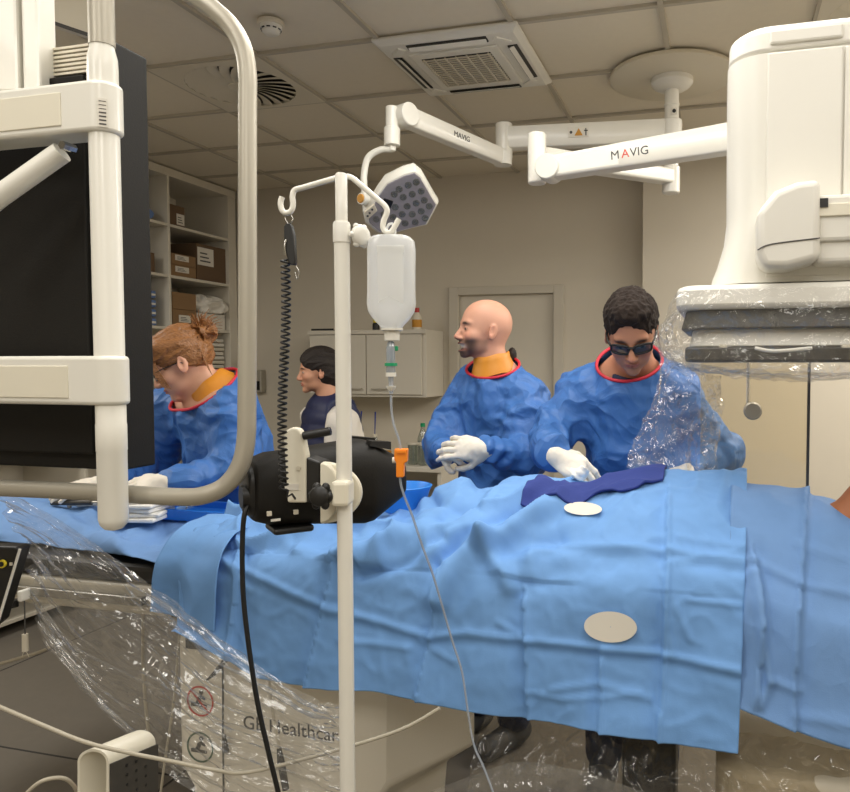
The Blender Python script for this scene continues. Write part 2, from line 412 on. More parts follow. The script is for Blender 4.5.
# ------------------------------------------------------------------ the room
XL, XR, YB, YF, ZC = -4.3, 2.7, 5.2, -2.4, 2.9
struct(MB().bb((XL - .1, YF - .1, -.1), (XR + .1, YB + .1, 0)).build('floor', 'floor', smooth=0))
sm_ = MB()
for y in (-1.0, .6, 2.2, 3.8): sm_.bb((XL, y - .004, 0), (XR, y + .004, .0012))
for x in (-3.4, -1.9, -.4, 1.1): sm_.bb((x - .004, YF, 0), (x + .004, YB, .0012))
struct(sm_.build('trim_2', 'charcoal', smooth=0))
c = MB().bb((XL - .1, YF - .1, ZC + .01), (XR + .1, YB + .1, ZC + .1)).build('ceiling', 'ceiling', smooth=0); struct(c)
tb = MB()
for k in range(-5, 8):
    x = -1.44 + .6 * k
    if XL < x < XR: tb.bb((x - .011, YF, ZC - .004), (x + .011, YB, ZC + .012))
for k in range(-9, 5):
    y = 2.95 + .6 * k
    if YF < y < YB: tb.bb((XL, y - .011, ZC - .0035), (XR, y + .011, ZC + .0125))
struct(tb.build('trim_1', 'tbar', smooth=0))
DX0, DX1, DZ = -1.90, -1.17, 2.02     # clear opening of the door
wb = MB()
wb.bb((XL, YB, 0), (DX0 - .07, YB + .1, ZC + .02)); wb.bb((DX1 + .07, YB, 0), (XR, YB + .1, ZC + .02)); wb.bb((DX0 - .07, YB, DZ + .05), (DX1 + .07, YB + .1, ZC + .02))
struct(wb.build('wall_back', 'wall', smooth=0))
PXc = WY(642.5, 290, 5.0).x
struct(MB().bb((PXc, 5.0, 0), (XR, YB, ZC + .01)).build('wall_pier', 'wall', smooth=0))
struct(MB().bb((XL - .1, YF, 0), (XL, YB + .1, ZC + .02)).build('wall_left', 'wall', smooth=0))
struct(MB().bb((XR, YF, 0), (XR + .1, YB + .1, ZC + .02)).build('wall_right', 'wall', smooth=0))
struct(MB().bb((XL, YF - .1, 0), (XR, YF, ZC + .02)).build('wall_rear', 'wall', smooth=0))
struct(MB().bb((XL, YB - .012, 0), (DX0 - .07, YB, .08)).build('baseboard_back', 'offwhite', smooth=0, bevel=.003))
d = MB().bb((DX0, YB + .02, 0), (DX1, YB + .06, DZ)).build('door_1', 'door', smooth=0); struct(d)
fr = MB(); fr.bb((DX0 - .075, YB - .02, 0), (DX0, YB + .02, DZ + .06)); fr.bb((DX1, YB - .02, 0), (DX1 + .075, YB + .02, DZ + .06)); fr.bb((DX0, YB - .02, DZ), (DX1, YB + .02, DZ + .06))
fr.build('door_frame', 'doorframe', d, smooth=0, bevel=.004)
MB().tube([(DX1 - .06, YB + .02, 1.02), (DX1 - .06, YB - .03, 1.02), (DX1 - .18, YB - .03, 1.02)], .009).build('door_handle', 'steel', d)

# ceiling fittings
o = W(271, 25, 2.99); o.z = ZC
t = thing('smoke_detector', 'small round white smoke detector on the ceiling', 'smoke detector', o)
MB().lathe([(0, .052), (.014, .052), (.018, .048)], o, (0, 0, -1), 28).build('base', 'offwhite', t)
MB().lathe([(.018, .044), (.03, .042), (.034, .036), (.043, .034), (.05, .026), (.052, .012)], o, (0, 0, -1), 28).build('sensor_head', 'white', t)
v = MB()
for k in range(10):
    a = 2 * pi * k / 10; v.box(o + Vector((.039 * math.cos(a), .039 * math.sin(a), -.033)), (.003, .014, .005), Matrix.Rotation(a, 3, 'Z'))
v.build('slots', 'black', t, 0)
def swirl(x0, y0, label):
    c = Vector((x0 + .3, y0 + .3, ZC)); t = thing('ceiling_diffuser', label, 'air vent', c, 'swirl air diffusers')
    ou = []; n = 64
    p = MB(); sq = []; ci = []
    for j in range(n):
        a = 2 * pi * j / n; k = 1 / max(abs(math.cos(a)), abs(math.sin(a)))
        sq.append(c + Vector((.297 * k * math.cos(a), .297 * k * math.sin(a), -.006))); ci.append(c + Vector((.262 * math.cos(a), .262 * math.sin(a), -.008)))
    cu = [q + Vector((0, 0, .008)) for q in ci]
    p.loft([[q + Vector((0, 0, .006)) for q in sq], sq, ci, cu], caps=False); p.build('face_plate', 'offwhite', t, 30)
    MB().lathe([(0, .262), (.001, .26)], c + Vector((0, 0, .006)), (0, 0, -1), 48).build('plenum', 'black', t)
    b = MB()
    for k in range(24):
        a = 2 * pi * k / 24; rings = []
        for i in range(7):
            r = .06 + .2 * i / 6; aa = a + .35 * (i / 6); w_ = .010 + .018 * i / 6
            er = Vector((math.cos(aa), math.sin(aa), 0)); et = Vector((-er.y, er.x, 0))
            q = c + er * r + Vector((0, 0, -.008))
            rings.append([q + et * w_ + Vector((0, 0, .009)), q - et * w_ - Vector((0, 0, .002)), q - et * w_, q + et * w_ + Vector((0, 0, .011))])
        b.loft(rings)
    b.build('blades', 'offwhite', t, 30)
    MB().lathe([(0, .066), (.012, .062), (.016, .05)], c, (0, 0, -1), 32).build('hub', 'offwhite', t)
swirl(-2.64, 2.95, 'square swirl air diffuser in the ceiling left of the cassette air conditioner')
swirl(.36, 2.95, 'swirl air diffuser at the top right corner above the white detector housing')
# cassette air conditioner
c = Vector((-1.14, 3.25, ZC)); t = thing('air_conditioner', 'square white cassette air conditioner with slotted grille in the ceiling', 'air conditioner', c)
p = MB(); p.loft([[c + Vector((sx * a, sy * a, z)) for sx, sy in ((-1, -1), (1, -1), (1, 1), (-1, 1))] for a, z in ((.325, 0), (.325, -.012), (.30, -.03), (.19, -.034))]); p.build('panel', 'white', t, 30, bevel=.004)
for k in range(4):
    R3 = Matrix.Rotation(pi / 2 * k, 3, 'Z')
    MB().box(c + R3 @ Vector((0, -.265, -.03)), (.36, .042, .012), R3 @ Matrix.Rotation(-.1, 3, 'X')).build('outlet', 'black', t, 0)
    MB().box(c + R3 @ Vector((0, -.262, -.038)), (.35, .026, .004), R3 @ Matrix.Rotation(-.5, 3, 'X')).build('vane', 'white', t, 0)
    MB().box(c + R3 @ Vector((.235, -.235, -.033)), (.075, .04, .01), R3 @ Matrix.Rotation(pi / 4, 3, 'Z')).build('corner_cap', 'white', t, 0, bevel=.004)
gp = MB(); gp.box(c + Vector((0, 0, -.036)), (.41, .41, .012)); gp.build('grille_frame', 'white', t, 0, bevel=.006)
MB().box(c + Vector((0, 0, -.043)), (.32, .32, .003)).build('grille_recess', 'black', t, 0)
s = MB()
for i in range(15): s.box(c + Vector((0, -.15 + .3 * i / 14, -.046)), (.32, .006, .007), Matrix.Rotation(-.3, 3, 'X'))
for i in range(7): s.box(c + Vector((-.15 + .05 * i, 0, -.0465)), (.007, .32, .006))
s.build('grille', 'offwhite', t, 0)

# ------------------------------------------------------------------ shelving on the left
SX = -3.8
yd = WX(169.5, 250, SX).y; ye = WX(230, 330, SX).y; ys = WX(237.5, 330, SX).y
zs = [WX(169.5, y, SX).z for y in (223.5, 274.5, 326.5)]
zs = [2.47, 2.12, 1.75] if False else zs
t = thing('shelving_unit', 'tall white open shelving unit full of boxes along the left wall', 'shelf', (SX - .2, 4.2, 0))
y0 = yd - .75 * 2
MB().bb((XL + .001, y0, 0), (XL + .012, ys, ZC - .01)).build('back_panel', 'shelf', t, 0)
for y in (y0, yd - .75, yd):
    MB().bb((XL + .012, y - .011, 0), (SX, y + .011, ZC - .02)).build('upright', 'shelf', t, 0, bevel=.002)
MB().bb((XL + .012, ye, 0), (SX, min(ys, YB - .002), ZC - .02)).build('upright', 'shelf', t, 0, bevel=.002)
MB().bb((XL + .012, y0, ZC - .06), (SX + .004, ys, ZC - .004)).build('fascia', 'shelf', t, 0, bevel=.002)
levels = zs + [zs[2] - .37, zs[2] - .74, zs[2] - 1.11, zs[2] - 1.48, .08]
for z in levels:
    for a, b in ((y0 + .011, yd - .761), (yd - .739, yd - .011), (yd + .011, ye)):
        MB().bb((XL + .012, a, z - .02), (SX - .004, b, z)).build('shelf_board', 'shelf', t, 0, bevel=.0015)
def carton(name, label, cat, px0, px1, ph, z, dep, m, group=None, lab=None, x=SX - .03):
    a = WX(px0, 270, x).y; b = WX(px1, 270, x).y
    t = thing(name, label, cat, (x - dep / 2, (a + b) / 2, z), group)
    MB().bb((x - dep, a, z + .0005), (x, b, z + ph)).build('body', m, t, 0, bevel=.003)
    MB().bb((x - dep / 2 - .02, a - .0006, z + ph - .0002), (x - dep / 2 + .02, b + .0006, z + ph + .0006)).build('tape', 'offwhite', t, 0)
    if lab:
        u0, u1, v0, v1 = lab; ya, yb_ = a + (b - a) * u0, a + (b - a) * u1
        MB().bb((x - .001, ya, z + ph * v0), (x + .0012, yb_, z + ph * v1)).build('paper_label', 'paper', t, 0)
        tl = MB()
        for k in range(3): tl.bb((x + .0012, ya + (yb_ - ya) * .15, z + ph * (v0 + (v1 - v0) * (.2 + .22 * k))), (x + .0016, ya + (yb_ - ya) * (.8 - .1 * k), z + ph * (v0 + (v1 - v0) * (.28 + .22 * k))))
        tl.build('print', 'ink', t, 0)
    return t
H_ = lambda px, n: n * (WX(px, 365, SX) - CAMP).dot(FW) / FP
carton('carton', 'small brown carton alone on the top shelf', 'box', 170.5, 186, H_(178, 21), zs[0], .2, 'carddark', None, (.45, .95, .1, .62))
carton('carton', 'flat brown carton lying directly on the middle shelf, lower of two', 'box', 171.5, 196, H_(183, 11.5), zs[1], .25, 'card', 'stacked flat cartons', (.15, .7, .4, .9))
carton('carton', 'flat brown carton stacked on another flat carton on the middle shelf', 'box', 171.5, 196, H_(183, 11), zs[1] + H_(183, 11.5) + .001, .25, 'card', 'stacked flat cartons', (.15, .7, .4, .9))
carton('carton', 'large brown carton with white address label on the middle shelf', 'box', 197, 229.2, H_(212, 36), zs[1], .3, 'carddark', None, (.02, .5, .42, .9))
carton('carton', 'lower of two square brown cartons with dark print on the third shelf', 'box', 171.8, 195.5, H_(183, 18), zs[2], .26, 'card', 'square cartons', (.25, .75, .3, .7))
carton('carton', 'upper of two square brown cartons on the third shelf', 'box', 171.8, 195.5, H_(183, 17), zs[2] + H_(183, 18) + .001, .26, 'card', 'square cartons')
carton('carton', 'white carton under the crumpled bag on the third shelf', 'box', 196.5, 224, H_(210, 16), zs[2], .28, 'paper')
carton('carton', 'narrow brown carton at the edge of the left bay', 'box', 140, 155, H_(150, 20), zs[1], .25, 'carddark')
# crumpled bag
def lump(name, c, r, m, amp=.25, sc=9, seed=0, parent=None, flat=0):
    S = SDF(Vector(c) - Vector(r) * 1.5, Vector(c) + Vector(r) * 1.5, max(max(r) / 26, .003)); S.ell(c, r, k=.005)
    V, F = S.mesh(); N = vnormals(V, F); V = V + N * ((ridge(V, sc, seed) - .5) * amp * min(r))[:, None]
    if flat: V[:, 2] = np.maximum(V[:, 2], flat)
    return mk(name, V, F, m, parent, 60, fix=True)
b0 = WX(196, 300, SX).y; b1 = WX(232, 300, SX).y; zb = zs[2] + H_(210, 16) + .004
tag(lump('plastic_bag', ((SX - .13), (b0 + b1) / 2, zb + .055), (.17, (b1 - b0) / 2 * 1.0, .075), 'paper', .55, 11, 3, flat=zb), 'crumpled white bag lying on a white carton on the shelf', 'bag')
for k in range(4):
    a = WX(141, 300, SX).y; b = WX(160.5, 300, SX).y; z = zs[2] + .001 + k * .064
    q = thing('packet_stack', ['blue and white packet at the bottom of the left bay stack', 'blue and white packet second from the bottom of the left bay stack', 'blue and white packet third up in the left bay stack', 'blue and white packet on top of the left bay stack'][k], 'packet', (SX - .15, (a + b) / 2, z), 'blue packets')
    MB().bb((SX - .26, a, z), (SX - .03, b, z + .052)).build('packet', 'bluepack', q, 0, bevel=.014, seg=3)
    MB().bb((SX - .0305, a + .015, z + .016), (SX - .0275, b - .015, z + .03)).build('paper_label', 'paper', q, 0)
a = WX(144, 300, SX).y; b = WX(163, 300, SX).y
tag(lump('plastic_bag', (SX - .12, (a + b) / 2, zs[0] + .04), (.1, (b - a) / 2, .05), 'bluepack', .5, 12, 5, flat=zs[0] + .001), 'small blue bag on the top shelf of the left bay', 'bag')
for k in range(9):
    i = k % 5; lev = levels[3] if True else 0
    a = WX(214 - (k * 7 % 4), 350, SX).y; b = WX(230, 350, SX).y - .004; z = lev + .002 + k * .034
    if z + .03 > zs[2] - .022: break
    q = MB(); q.box(Vector((SX - .15, (a + b) / 2, z + .014)), (.22, (b - a) * (.93 - .05 * (k % 3)), .026), Matrix.Rotation((.05, -.07, .03, 0, -.04, .06, .02, -.05, .03)[k], 3, 'Z'))
    q = q.build('packet', 'paper' if k % 3 else 'offwhite', None, 0, bevel=.008, seg=2)
    tag(q, 'white packet in the pile behind the ginger bun, %s up from the shelf' % ('lowest second third fourth fifth sixth seventh eighth ninth'.split()[k]), 'packet', 'white packets piled on the lower shelf')

# small dispenser on back wall
p = WY(261, 381, YB)
t = thing('wall_dispenser', 'small grey metal dispenser on the back wall beside the silver rail', 'dispenser', (p.x, YB - .04, p.z - .12))
MB().bb((p.x - .035, YB - .07, p.z - .09), (p.x + .05, YB - .001, p.z + .09)).build('body', 'alu', t, 0, bevel=.008)
MB().bb((p.x - .02, YB - .073, p.z - .07), (p.x + .035, YB - .069, p.z + .0)).build('window', 'black', t, 0)

# ------------------------------------------------------------------ wall cabinet and what stands on it
YC = 4.85
A = WY(308, 331, YC); Bq = WY(425.5, 398, YC); zt = WY(370, 330, YC).z; zb = WY(370, 397, YC).z
t = thing('wall_cabinet', 'grey white two door wall cabinet on the back wall', 'cabinet', ((A.x + Bq.x) / 2, YC + .15, zb))
MB().bb((A.x, YC + .02, zb), (Bq.x, YB - .001, zt)).build('body', 'cab', t, 0, bevel=.003)
MB().bb((A.x - .004, YC - .004, zt - .03), (Bq.x + .004, YC + .02, zt)).build('top_rail', 'cab', t, 0, bevel=.002)
xm = WY(366, 360, YC).x
for i, (a, b) in enumerate(((A.x + .012, xm - .003), (xm + .003, Bq.x - .03))):
    dd = MB().bb((a, YC, zb + .02), (b, YC + .019, zt - .034)).build('door', 'cab', t, 0, bevel=.003)
    xx = (b - .14) if i == 0 else (a + .05)
    MB().tube([(xx, YC, zb + .06), (xx, YC - .025, zb + .06), (xx + .11, YC - .025, zb + .06), (xx + .11, YC, zb + .06)], .005, 8).build('handle', 'alu', dd)
def bottle(name, label, cat, p, prof, m, capm, caph, capr, band=None, group=None):
    t = thing(name, label, cat, p, group); MB().lathe(prof, p, (0, 0, 1), 20).build('body', m, t)
    top = prof[-1][0]; MB().lathe([(top - .002, capr), (top + caph, capr), (top + caph + .002, capr * .8)], Vector(p), (0, 0, 1), 16).build('cap', capm, t)
    if band: MB().lathe([(band[0], band[2] + .0008), (band[1], band[2] + .0008)], p, (0, 0, 1), 20, caps=False).build('paper_label', band[3], t)
    return t
p = WY(417, 327, YC + .12); p.z = zt + .001
bottle('bottle', 'white bottle with red cap and orange label on the wall cabinet', 'bottle', p, [(0, .035), (.08, .035), (.105, .03), (.125, .016), (.13, .016)], 'offwhite', 'redcap', .03, .018, (.02, .075, .035, 'warn'))
p = WY(376, 327, YC + .12); p.z = zt + .001
bottle('bottle', 'small bottle with yellow cap on the wall cabinet', 'bottle', p, [(0, .026), (.05, .026), (.06, .016)], 'black', 'yellow', .03, .022)
a = WY(314, 329, YC + .1); b = WY(336, 329, YC + .1)
t = thing('tray', 'flat black tray on the left end of the wall cabinet', 'tray', ((a.x + b.x) / 2, YC + .15, zt + .001))
MB().bb((a.x, YC + .06, zt + .001), (b.x, YC + .25, zt + .006)).build('base', 'black', t, 0)
MB().bb((a.x, YC + .06, zt + .006), (b.x, YC + .065, zt + .018)).bb((a.x, YC + .245, zt + .006), (b.x, YC + .25, zt + .018)).build('rim', 'black', t, 0)

# ------------------------------------------------------------------ counter on the back wall
YK = 4.6; q = WY(441, 468, YK); zk = q.z; x1 = q.x; x0 = -3.05
t = thing('counter', 'white worktop counter with open shelf below the wall cabinet', 'counter', ((x0 + x1) / 2, 4.85, 0))
MB().bb((x0, YK, zk - .035), (x1, YB - .013, zk)).build('worktop', 'cab', t, 0, bevel=.004)
MB().bb((x1 - .035, YK + .02, 0), (x1 - .005, YB - .014, zk - .035)).build('side_panel', 'cab', t, 0, bevel=.002)
MB().bb((x0, YK + .02, 0), (x0 + .03, YB - .014, zk - .035)).build('side_panel', 'cab', t, 0, bevel=.002)
MB().bb((x0 + .03, YK + .03, zk - .36), (x1 - .035, YB - .014, zk - .34)).build('shelf_board', 'cab', t, 0, bevel=.002)
MB().bb((x0 + .03, YB - .03, .05), (x1 - .035, YB - .015, zk - .035)).build('back_panel', 'cab', t, 0)
def on(px, Y): v = WY(px, 460, Y); v.z = zk + .001; return v
bottle('water_bottle', 'clear water bottle with green cap on the back counter', 'bottle', on(423, 4.9), [(0, .036), (.02, .04), (.16, .04), (.2, .028), (.235, .014), (.25, .014)], 'glass', 'greenp', .022, .017, (.09, .14, .04, 'paper'))
for k, (px, yy) in enumerate(((413, 4.72), (423.5, 4.7))):
    p = on(px, yy); g = thing('beaker', ('ribbed clear plastic beaker on the counter, left of a second one', 'ribbed clear plastic beaker on the counter in front of the water bottle')[k], 'beaker', p, 'beakers')
    pr = [(0, .03)] + [(.01 + .012 * i, .036 + (.0015 if i % 2 else 0)) for i in range(11)] + [(.145, .037), (.145, .034), (.01, .03)]
    MB().lathe(pr, p, (0, 0, 1), 22).build('body', 'glass', g)
    MB().lathe([(.138, .0375), (.146, .039), (.15, .037)], p, (0, 0, 1), 22).build('rim', 'offwhite', g)
for k, (px, yy) in enumerate(((360, 4.8), (375, 4.75))):
    p = on(px, yy); g = bottle('dispenser_bottle', ('clear bottle with a blue stick in its neck nearest the white pole', 'clear bottle with blue stick and white label right of its twin')[k], 'bottle', p, [(0, .036), (.12, .036), (.16, .02), (.185, .014)], 'glass', 'offwhite', .014, .018, (.03, .09, .036, 'paper') if k else None, 'bottles holding blue sticks')
    MB().tube([p + Vector((0, 0, .19)), p + Vector((.016 - .010 * k, 0, .36))], [.003, .006, .006], 8).build('stick', 'navydrape', g)
for k, px in enumerate((388, 399)):
    p = on(px, 4.75)
    bottle('vial', ('short amber topped jar on the counter left of the beakers', 'short white jar on the counter beside the beakers')[k], 'jar', p, [(0, .03), (.05, .03), (.065, .024)], 'glass', ('warn', 'offwhite')[k], .02, .025)
# ------------------------------------------------------------------ ceiling mounted arms
cp = W(672, 77, 3.53); cx = Vector((cp.x, cp.y, ZC))
t = thing('ceiling_suspension', 'white ceiling column with round plate and jointed arms', 'support arm', cx)
MB().lathe([(.0, .298), (.006, .3), (.016, .298), (.02, .29)], cx - Vector((0, 0, .004)), (0, 0, -1), 64).build('ceiling_plate', 'offwhite', t)
MB().lathe([(.02, .1), (.045, .1), (.06, .088), (.072, .068), (.078, .045)], cx, (0, 0, -1), 40).build('collar', 'white', t)
zl = W(672, 192, 3.53).z
col = MB().lathe([(.07, .034), (.14, .034), (.142, .037), (.15, .037), (.152, .034), (2.9 - 2.62, .034), (2.9 - 2.618, .038), (2.9 - 2.58, .038), (2.9 - 2.5, .034), (2.9 - zl, .033)], cx, (0, 0, -1), 28).build('column', 'enamel', t)
st = W(674, 111, 3.5); MB().box(st, (.028, .004, .03), frame(R_, F0)).build('sticker', 'paper', col, 0)
MB().lathe([(0, .009), (.004, .009)], st - F0 * .001, -F0, 14).build('sticker_dot', 'black', col)
def arm(name, a, b, h0, h1, wd, m, parent, skew=0):
    a = Vector(a); b = Vector(b); d = (b - a).normalized(); s_ = d.cross(Z_).normalized(); u = s_.cross(d)
    mb = MB(); rings = []
    for i in range(9):
        f = i / 8; hh = h0 + (h1 - h0) * f; q = a + (b - a) * f
        rings.append([q + s_ * x * wd / 2 + u * y * hh / 2 for x, y in ((-1, -.8), (-.8, -1), (.8, -1), (1, -.8), (1, .8), (.8, 1), (-.8, 1), (-1, .8))])
    mb.loft(rings); return mb.build(name, m, parent, 40, bevel=.004)
c1 = Vector((cx.x, cx.y, W(665, 131, 3.53).z)); e1 = W(504, 142, 3.62); e1.z = c1.z - .01
MB().lathe([(-.075, .045), (-.07, .05), (.05, .05), (.055, .045)], c1, (0, 0, 1), 28).build('joint', 'enamel', t)
ua = arm('extension_arm', c1 - (c1 - e1).normalized() * .03 , e1, .115, .105, .07, 'enamel', t)
MB().lathe([(-.1, .038), (-.095, .042), (.07, .042), (.075, .036)], e1, (0, 0, 1), 28).build('joint', 'enamel', t)
# warning sticker on this arm
sd = (e1 - c1).normalized(); sn = Vector((-sd.y, sd.x, 0)); sn = sn if sn.dot(F0) < 0 else -sn
so = W(578, 133, 3.5); so = c1 + sd * (so - c1).dot(sd) + sn * .0385 + Vector((0, 0, .005))
rd = -sd
MB().box(so, (.1, .004, .048), frame(rd, -sn)).build('sticker', 'paper', ua, 0)
MB().prism([so + sn * .0025 + rd * x + Z_ * z for x, z in ((-.018, -.017), (.022, -.017), (.002, .018))], sn * .001).build('warning_sign', 'warn', ua, 0)
MB().box(so + sn * .003 + rd * .037, (.005, .002, .034), frame(rd, -sn)).box(so + sn * .003 + rd * .037 + Z_ * .006, (.018, .002, .005), frame(rd, -sn)).lathe([(0, .007), (.002, .007)], so + sn * .002 - rd * .035, sn, 14).build('print', 'ink', ua, 0)
# spring arm carrying the lamp
s0 = W(503, 158, 3.58); s1 = W(404, 116, 3.1)
MB().lathe([(-.03, .044), (.03, .044)], s0 + Vector((0, 0, -.005)), (0, 0, 1), 24).build('joint', 'enamel', t)
sa = arm('spring_arm', s0, s1, .075, .085, .06, 'enamel', t)
d1 = (s1 - s0).normalized(); n1 = Vector((-d1.y, d1.x, 0)).normalized(); n1 = n1 if n1.dot(F0) < 0 else -n1
MB().lathe([(-.045, .045), (-.042, .048), (.042, .048), (.045, .045)], s1, n1, 28).build('pivot', 'enamel', t)
tx = W(449, 138, 3.3); tx = s0 + d1 * (tx - s0).dot(d1) + n1 * .031
text('lettering', 'MAVIG', .034, tx - Vector((0, 0, .008)), -d1, n1.cross(-d1) , 'ink', sa)
k0 = W(392, 112, 3.08); MB().tube([k0 + Vector((0, 0, .02)), W(392, 140, 3.08)], .027, 20).tube([W(392, 128, 3.08), W(392, 146, 3.08)], .034, 20).build('end_socket', 'enamel', t, bevel=.003)
# lower arm and spring arm carrying the shield
c2 = Vector((cx.x, cx.y, W(672, 176, 3.53).z)); e2 = W(541, 157, 3.08)
MB().lathe([(-.08, .036), (-.075, .042), (.045, .042), (.05, .036)], c2, (0, 0, 1), 28).build('joint', 'enamel', t)
arm('extension_arm', c2, e2, .07, .075, .075, 'enamel', t)
MB().lathe([(-.11, .034), (-.105, .038), (.09, .038), (.095, .034)], W(537, 157, 3.02), (0, 0, 1), 28).build('joint', 'enamel', t)
g0 = W(550, 169, 2.95); g1 = W(747, 136, 2.70)
sb = arm('spring_arm', g0, g1, .088, .108, .08, 'enamel', t)
d2 = (g1 - g0).normalized(); n2 = Vector((-d2.y, d2.x, 0)).normalized(); n2 = n2 if n2.dot(F0) < 0 else -n2
MB().lathe([(-.05, .046), (-.046, .05), (.046, .05), (.05, .046)], g0, n2, 32).build('pivot', 'enamel', t)
MB().lathe([(-.05, .05), (-.045, .055), (.045, .055), (.05, .05)], g1, n2, 32).build('pivot', 'enamel', t)
tx = W(612, 163, 2.85); tx = g0 + d2 * (tx - g0).dot(d2) + n2 * .0405; u2 = n2.cross(d2)
u2 = u2 if u2.z > 0 else -u2
for ch_, off_, m_ in (('M', 0, 'ink'), ('A', .043, 'red'), ('VIG', .076, 'ink')): text('lettering', ch_, .046, tx - u2 * .016 + d2 * off_, d2, u2, m_, sb)
MB().tube([g1 + Vector((0, 0, .0)), g1 - Vector((0, 0, .3))], .03, 18).build('drop_tube', 'enamel', t)

# ------------------------------------------------------------------ radiation shield hanging at the far side of the table
SHY = 2.27
a = WY(700, 470, SHY); b = WY(808, 470, SHY)
t = thing('radiation_shield', 'clear lead acrylic shield hanging behind the patient below the detector', 'radiation shield', ((a.x + b.x) / 2, SHY, 1.16))
MB().bb((a.x, SHY, 1.13), (b.x, SHY + .012, 1.74)).build('pane', 'acrylic', t, 0)
MB().bb((b.x - .004, SHY - .002, 1.13), (b.x + .003, SHY + .014, 1.74)).build('edge_strip', 'ink', t, 0)
kx = WY(752, 410, SHY)
MB().lathe([(0, .008), (.03, .008), (.03, .022), (.036, .026), (.055, .026), (.06, .022)], kx, (0, -1, 0), 26).build('grip_knob', 'alu', t)
MB().tube([kx + Vector((-.012, -.01, .0)), kx + Vector((-.014, -.01, .36))], .005, 8).build('rod', 'offwhite', t)
MB().tube([g1 - Vector((0, 0, .28)), Vector((g1.x, SHY + .03, 1.8)), Vector((g1.x, SHY + .006, 1.72))], .014, 12, smooth=6).build('hanger', 'enamel', t)

# ------------------------------------------------------------------ surgical lamp
LT = 3.05
lb = W(392, 147, 3.08)
t = thing('surgical_lamp', 'white petal shaped surgical lamp with many small lenses hanging from the jointed arm', 'lamp', lb)
MB().tube([lb + Vector((0, 0, .01)), W(392, 149, 3.08), W(380, 150, 3.08), W(368, 158, 3.08), W(364, 175, 3.08), W(364.5, 190, 3.07), W(366, 212, 3.07)], .014, 14, smooth=8).build('yoke', 'enamel', t)
MB().lathe([(-.016, .016), (.02, .016)], lb, (0, 0, 1), 20).build('swivel', 'enamel', t)
kn = W(363, 199, 3.04); kd = (R_ * -.55 - F0 * .83).normalized()
MB().lathe([(-.06, .022), (0, .024), (.012, .024)], kn, kd, 22).build('pivot', 'enamel', t)
MB().lathe([(.012, .019), (.018, .017)], kn, kd, 22).build('pivot_cap', 'warn', t)
ol = [(365, 215), (367, 224), (378, 233), (396, 233), (410, 229), (427, 225), (434, 212), (438, 204), (433, 196), (428, 187), (421, 175), (415, 170), (404, 173), (386, 182), (378, 193)]
nrm = (-F0 * .72 - Z_ * .66 + R_ * .2).normalized(); pc = W(404, 203, LT)
def onp(px, py, off=0):
    d = ray(px, py); return CAMP + d * ((pc - CAMP).dot(nrm) / d.dot(nrm)) + nrm * off
F_ = [onp(*q) for q in ol]; ce = sum(F_, Vector()) / len(F_)
hs = MB(); hs.loft([[ce + (p - ce) * s_ - nrm * o_ for p in F_] for s_, o_ in ((.97, -.004), (1, .004), (1.04, .02), (1.05, .04), (.98, .07), (.75, .085))]); hs.build('housing', 'enamel', t, 50, bevel=.003)
MB().loft([[ce + (p - ce) * .93 + nrm * .004 for p in F_], [ce + (p - ce) * .92 + nrm * .008 for p in F_]]).build('front_glass', 'lens', t, 30)
sens = MB().loft([[onp(*q, .009) for q in ((384, 197), (393, 200), (390, 207), (381, 203))], [onp(*q, .014) for q in ((384, 197), (393, 200), (390, 207), (381, 203))]]).build('sensor', 'black', t, 0)
for (x, y) in ((416, 181), (408, 184), (399, 188), (421, 190), (412, 193), (403, 196), (394, 193), (424, 199), (416, 202), (407, 205), (429, 205), (421, 210), (412, 213), (402, 213), (395, 206), (425, 217), (415, 221), (405, 222), (393, 216), (384, 213), (376, 218), (384, 224), (394, 226)):
    q = onp(x, y, .008); MB().lathe([(0, .0145), (.003, .0145), (.005, .010), (.001, .004)], q, nrm, 14).build('lens', 'steel' if 0 else 'glass', t)
MB().loft([[onp(*q, .0) for q in ((364, 211), (374, 203), (377, 209), (367, 218))], [onp(*q, .016) for q in ((364, 211), (374, 203), (377, 209), (367, 218))]]).build('control_strip', 'offwhite', t, 0)
bt = MB()
for x, y in ((372, 207.5), (369.5, 211), (367.5, 214)): bt.lathe([(.016, .005), (.019, .004)], onp(x, y), nrm, 10)
bt.build('buttons', 'ink', t)

# ------------------------------------------------------------------ X-ray detector on its lift
cxD = .175
def ringD(x0, x1, y0, y1, z, r, n=6):
    out = []
    for sx, sy, a0 in ((1, -1, -90), (1, 1, 0), (-1, 1, 90), (-1, -1, 180)):
        c = Vector(((x1 if sx > 0 else x0) - sx * r, (y1 if sy > 0 else y0) - sy * r, z))
        for i in range(n):
            a = math.radians(a0 + 90 * i / (n - 1)); out.append(c + Vector((math.cos(a) * r, math.sin(a) * r, 0)))
    return out
t = thing('xray_detector', 'big white X-ray detector housing with dark bands hanging over the patient', 'medical imaging device', (cxD, 1.9, 1.5))
BX0, BX1, BY0, BY1 = -.10, .45, 1.66, 2.15
zz = lambda y, Y=1.66: WY(760, y, Y).z
def slab(name, y0, y1, ins, m, r=.05, b=.004, extra=0):
    za, zb = zz(y1), zz(y0)
    return MB().loft([ringD(BX0 + ins, BX1 - ins, BY0 + ins, BY1 - ins, za, r), ringD(BX0 + ins - extra, BX1 - ins + extra, BY0 + ins - extra, BY1 - ins + extra, zb, r)]).build(name, m, t, 35, bevel=b)
slab('contact_frame', 346, 362, .022, 'darkgrey', .03, .006)
slab('lower_housing', 328, 346, .03, 'white', .05, .003, -.008)
slab('collision_band', 307.5, 328, .012, 'darkgrey', .05, .004, -.012)
